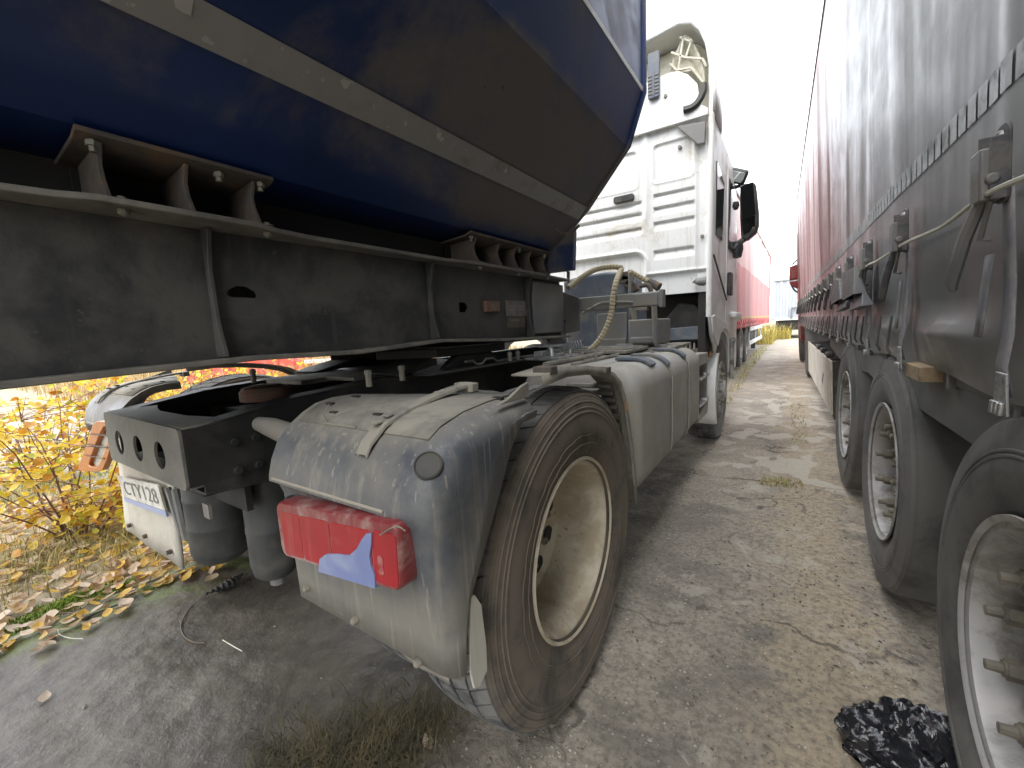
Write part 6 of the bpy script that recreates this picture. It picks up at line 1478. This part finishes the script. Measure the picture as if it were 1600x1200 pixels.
# blue-grey container body on a lorry at the end of the lane
ct = thing('box_lorry', 'pale blue-grey corrugated box body on a dark lorry at the lane end', 'truck', (.45, 29.5, 0))
mb = MB(); x0, x1 = -1.28, 1.25; n_ = 96
pf = []
for i in range(n_+1):
    x = x0+(x1-x0)*i/n_; ph = (i % 12)/12; pf.append((x, .0 if ph < .42 else .045))
mb.grid([[(x, y, z) for x, y in pf] for z in (1.12, 3.30)]); mb.box(x0, x1, .06, 7, 1.1, 3.5); ctb = mb.build('corrugated_body', m_cont, ct, smooth=0)
mb = MB(); mb.box(x0-.03, x1+.03, -.03, .02, 3.30, 3.56); mb.box(x0-.03, x0+.06, -.03, .02, 1.06, 3.298); mb.box(x1-.06, x1+.03, -.03, .02, 1.06, 3.298); mb.box(x0-.03, x1+.03, -.03, .02, 1.02, 1.14); mb.build('end_frame', m_contw, ctb, bevel=.01)
mb = MB(); mb.box(x0, x1, -.034, -.031, 3.30, 3.34); mb.build('shadow_gap', m_ink, ctb)  # dark strip painted as a shadow line below the top frame
mb = MB(); mb.tube([(-.35, -.1, 1.1), (-.35, -.1, 1.72), (.3, -.1, 1.72)], .05, 6); mb.build('tail_rail', m_ink, ct)
mb = MB(); mb.box(x0+.3, x1-.3, .1, 6.5, .55, 1.0); mb.box(x0+.1, x1-.1, .0, .12, .45, .65); mb.build('chassis', m_under, ct)
for x in (x0+.15, x1-.45):
    mb = MB(); mb.lathe([(0, .15), (0, .5), (.3, .5), (.3, .15)], (x, .9, .5), 24); mb.build('tyre', m_rubber2, ct)

# red and white barriers and fence across the dry field on the left
m_bred = M('faded_barrier_red', (.55, .09, .06), .6, dirt=(.5, .25, .2), amt=.4); m_bwhite = M('chalky_white', (.66, .64, .60), .7)
def barrier(x, y, w, rz, lab, rails=3):
    t = thing('barrier', lab, 'barrier', (x, y, -.08), rz, 'red and white barriers across the dry field')
    for k in range(rails):
        mb = MB(); mb.box(-w/2, w/2, -.03, .03, .35+k*.32, .50+k*.32); mb.build('rail', m_bred if k % 2 else m_bwhite, t)
    for s in (-.5, 0, .5): mb = MB(); mb.box(s*w-.05, s*w+.05, -.05, .0-.031, 0, 1.25); mb.build('post', m_bred, t)
for i, (u, lab) in enumerate(((475, 'faded red and white barrier in dry field, leftmost of the row'), (530, 'faded red and white barrier in dry field, middle of the row'), (590, 'faded red and white barrier in dry field, rightmost of the row'))):
    p = oz(u, 566+(590-u)*.03, -.03); d = Vector((p.x, p.y, 0)).normalized()*19; barrier(d.x, d.y, 2.1, math.atan2(d.y, d.x)+math.pi/2, lab)
# low white building and scrap behind the bushes
sh = thing('low_building', 'long low white building far off behind the yellow bushes', 'building', (-46, 14, -.08), R_(72))
mb = MB(); mb.box(-22, 16, 0, 6, 0, 3.2); wl_ = mb.build('wall', m_bwhite, sh)
mb = MB(); mb.box(-22.4, 16.4, -.4, 6.4, 3.21, 3.5); mb.build('roof', m_bred, sh)
for k in range(9): mb = MB(); mb.box(-20+k*4, -18.4+k*4, -.03, -.002, 1.2, 2.3); mb.build('window', m_glass, sh)
crate = thing('red_cargo_box', 'bright red metal cargo box behind the leafy bush, glimpsed under the trailer beam', 'box', (-13.2, 6.2, -.08), R_(65))
mb = MB(); mb.box(-1.8, 1.2, 0, 1.6, .25, 1.18); cb = mb.build('body', m_bred, crate, bevel=.03)
mb = MB()
for k in range(7): mb.box(-1.7+k*.42, -1.62+k*.42, -.04, -.001, .28, 1.15)
mb.build('body_rib', m_bred, cb); mb = MB(); mb.box(-1.6, -1.4, .1, 1.5, 0, .25); mb.box(.8, 1.0, .1, 1.5, 0, .25); mb.build('skid', m_under, crate)
sl = thing('concrete_block', 'long pale concrete block lying in the yard behind the yellow bushes', 'concrete block', (-9.0, 2.2, -.08), R_(80))
mb = MB(); mb.box(-1.4, 1.4, -.3, .3, 0, .32); mb.build('block', m_bwhite, sl, bevel=.02); mb = MB(); mb.tube([(-.6, 0, .30), (-.6, 0, .38), (-.5, 0, .38), (-.5, 0, .30)], .012, 6); mb.build('lifting_eye', m_rust, sl)
pst = MB(); pp_ = oy(172, 605, 3.4); pst.cyl((pp_.x, 3.4, -.08), (pp_.x-.03, 3.4, 1.6), .022, 8); po = pst.build('red_post', m_bred, None); keep(po, (pp_.x, 3.4, -.08)); tag(po, 'thin dark red post standing behind the left mudguard', 'post')

# ================================================================== one object per piece: repeats built in one go are taken apart
def explode(o):
    me = o.data; n = len(me.vertices); par = list(range(n))
    def find(a):
        while par[a] != a: par[a] = par[par[a]]; a = par[a]
        return a
    for p in me.polygons:
        vs = p.vertices; r = find(vs[0])
        for v in vs[1:]: par[find(v)] = r
    groups = {}
    for i in range(n): groups.setdefault(find(i), []).append(i)
    co = np.array([v.co for v in me.vertices]); G = [(np.array(g), co[g].min(0), co[g].max(0)) for g in groups.values()]
    k = list(range(len(G)))
    def f2(a):
        while k[a] != a: a = k[a]
        return a
    for i in range(len(G)):
        for j in range(i):
            if np.all(G[i][1] <= G[j][2]+.002) and np.all(G[j][1] <= G[i][2]+.002): k[f2(i)] = f2(j)
    cl = {}
    for i in range(len(G)): cl.setdefault(f2(i), []).append(i)
    if len(cl) < 2: return
    faces = [tuple(p.vertices) for p in me.polygons]; mi = [p.material_index for p in me.polygons]; sm_ = [p.use_smooth for p in me.polygons]
    own = {}
    for c, (key, L) in enumerate(cl.items()):
        for i in L:
            for v in G[i][0]: own[int(v)] = c
    F = [[] for _ in cl]
    for q, fc in enumerate(faces): F[own[fc[0]]].append(q)
    base = o.name.split('.')[0]; first = True
    for c, fl in enumerate(F):
        used = sorted({v for q in fl for v in faces[q]}); ix = {v: i for i, v in enumerate(used)}
        m2 = bpy.data.meshes.new(base); m2.from_pydata([tuple(co[v]) for v in used], [], [tuple(ix[v] for v in faces[q]) for q in fl])
        for m in me.materials: m2.materials.append(m)
        m2.polygons.foreach_set('material_index', [mi[q] for q in fl]); m2.polygons.foreach_set('use_smooth', [sm_[q] for q in fl])
        if any(sm_): m2.set_sharp_from_angle(angle=R_(35))
        m2.update()
        if first: o.data = m2; first = False
        else: d = o.copy(); d.data = m2; COL.objects.link(d)
TAKE = {'seat_rib', 'wheel_bolt', 'hem_clip', 'bolt', 'hand_hole', 'clip_slot', 'clip', 'stiffening_rib', 'fitting', 'rivet', 'bolt_hole', 'slot', 'strap_ridge', 'flange_bolt', 'wheel_nut', 'rack_clip', 'rope_end', 'cross_bearer', 'hem_strap', 'body_rib', 'skid', 'landing_leg', 'peeled_patch', 'air_pipe', 'coupling_pipe', 'flap_bracket', 'mirror_glass', 'step_tread', 'print_line', 'tyre', 'stem', 'cab_side', 'side_guard', 'spiral_wrap', 'mirror', 'catwalk', 'valve_cluster', 'loose_wire', 'reflex_square', 'mirror_arm', 'hub', 'tail_rail', 'cable_tray', 'junction_box', 'tub_bearer'}
for o in [o for o in scene.objects if o.type == 'MESH' and o.parent is not None and o.name.split('.')[0] in TAKE-{'tyre', 'stem', 'hub', 'mirror'} and 'kind' not in o]:
    explode(o)
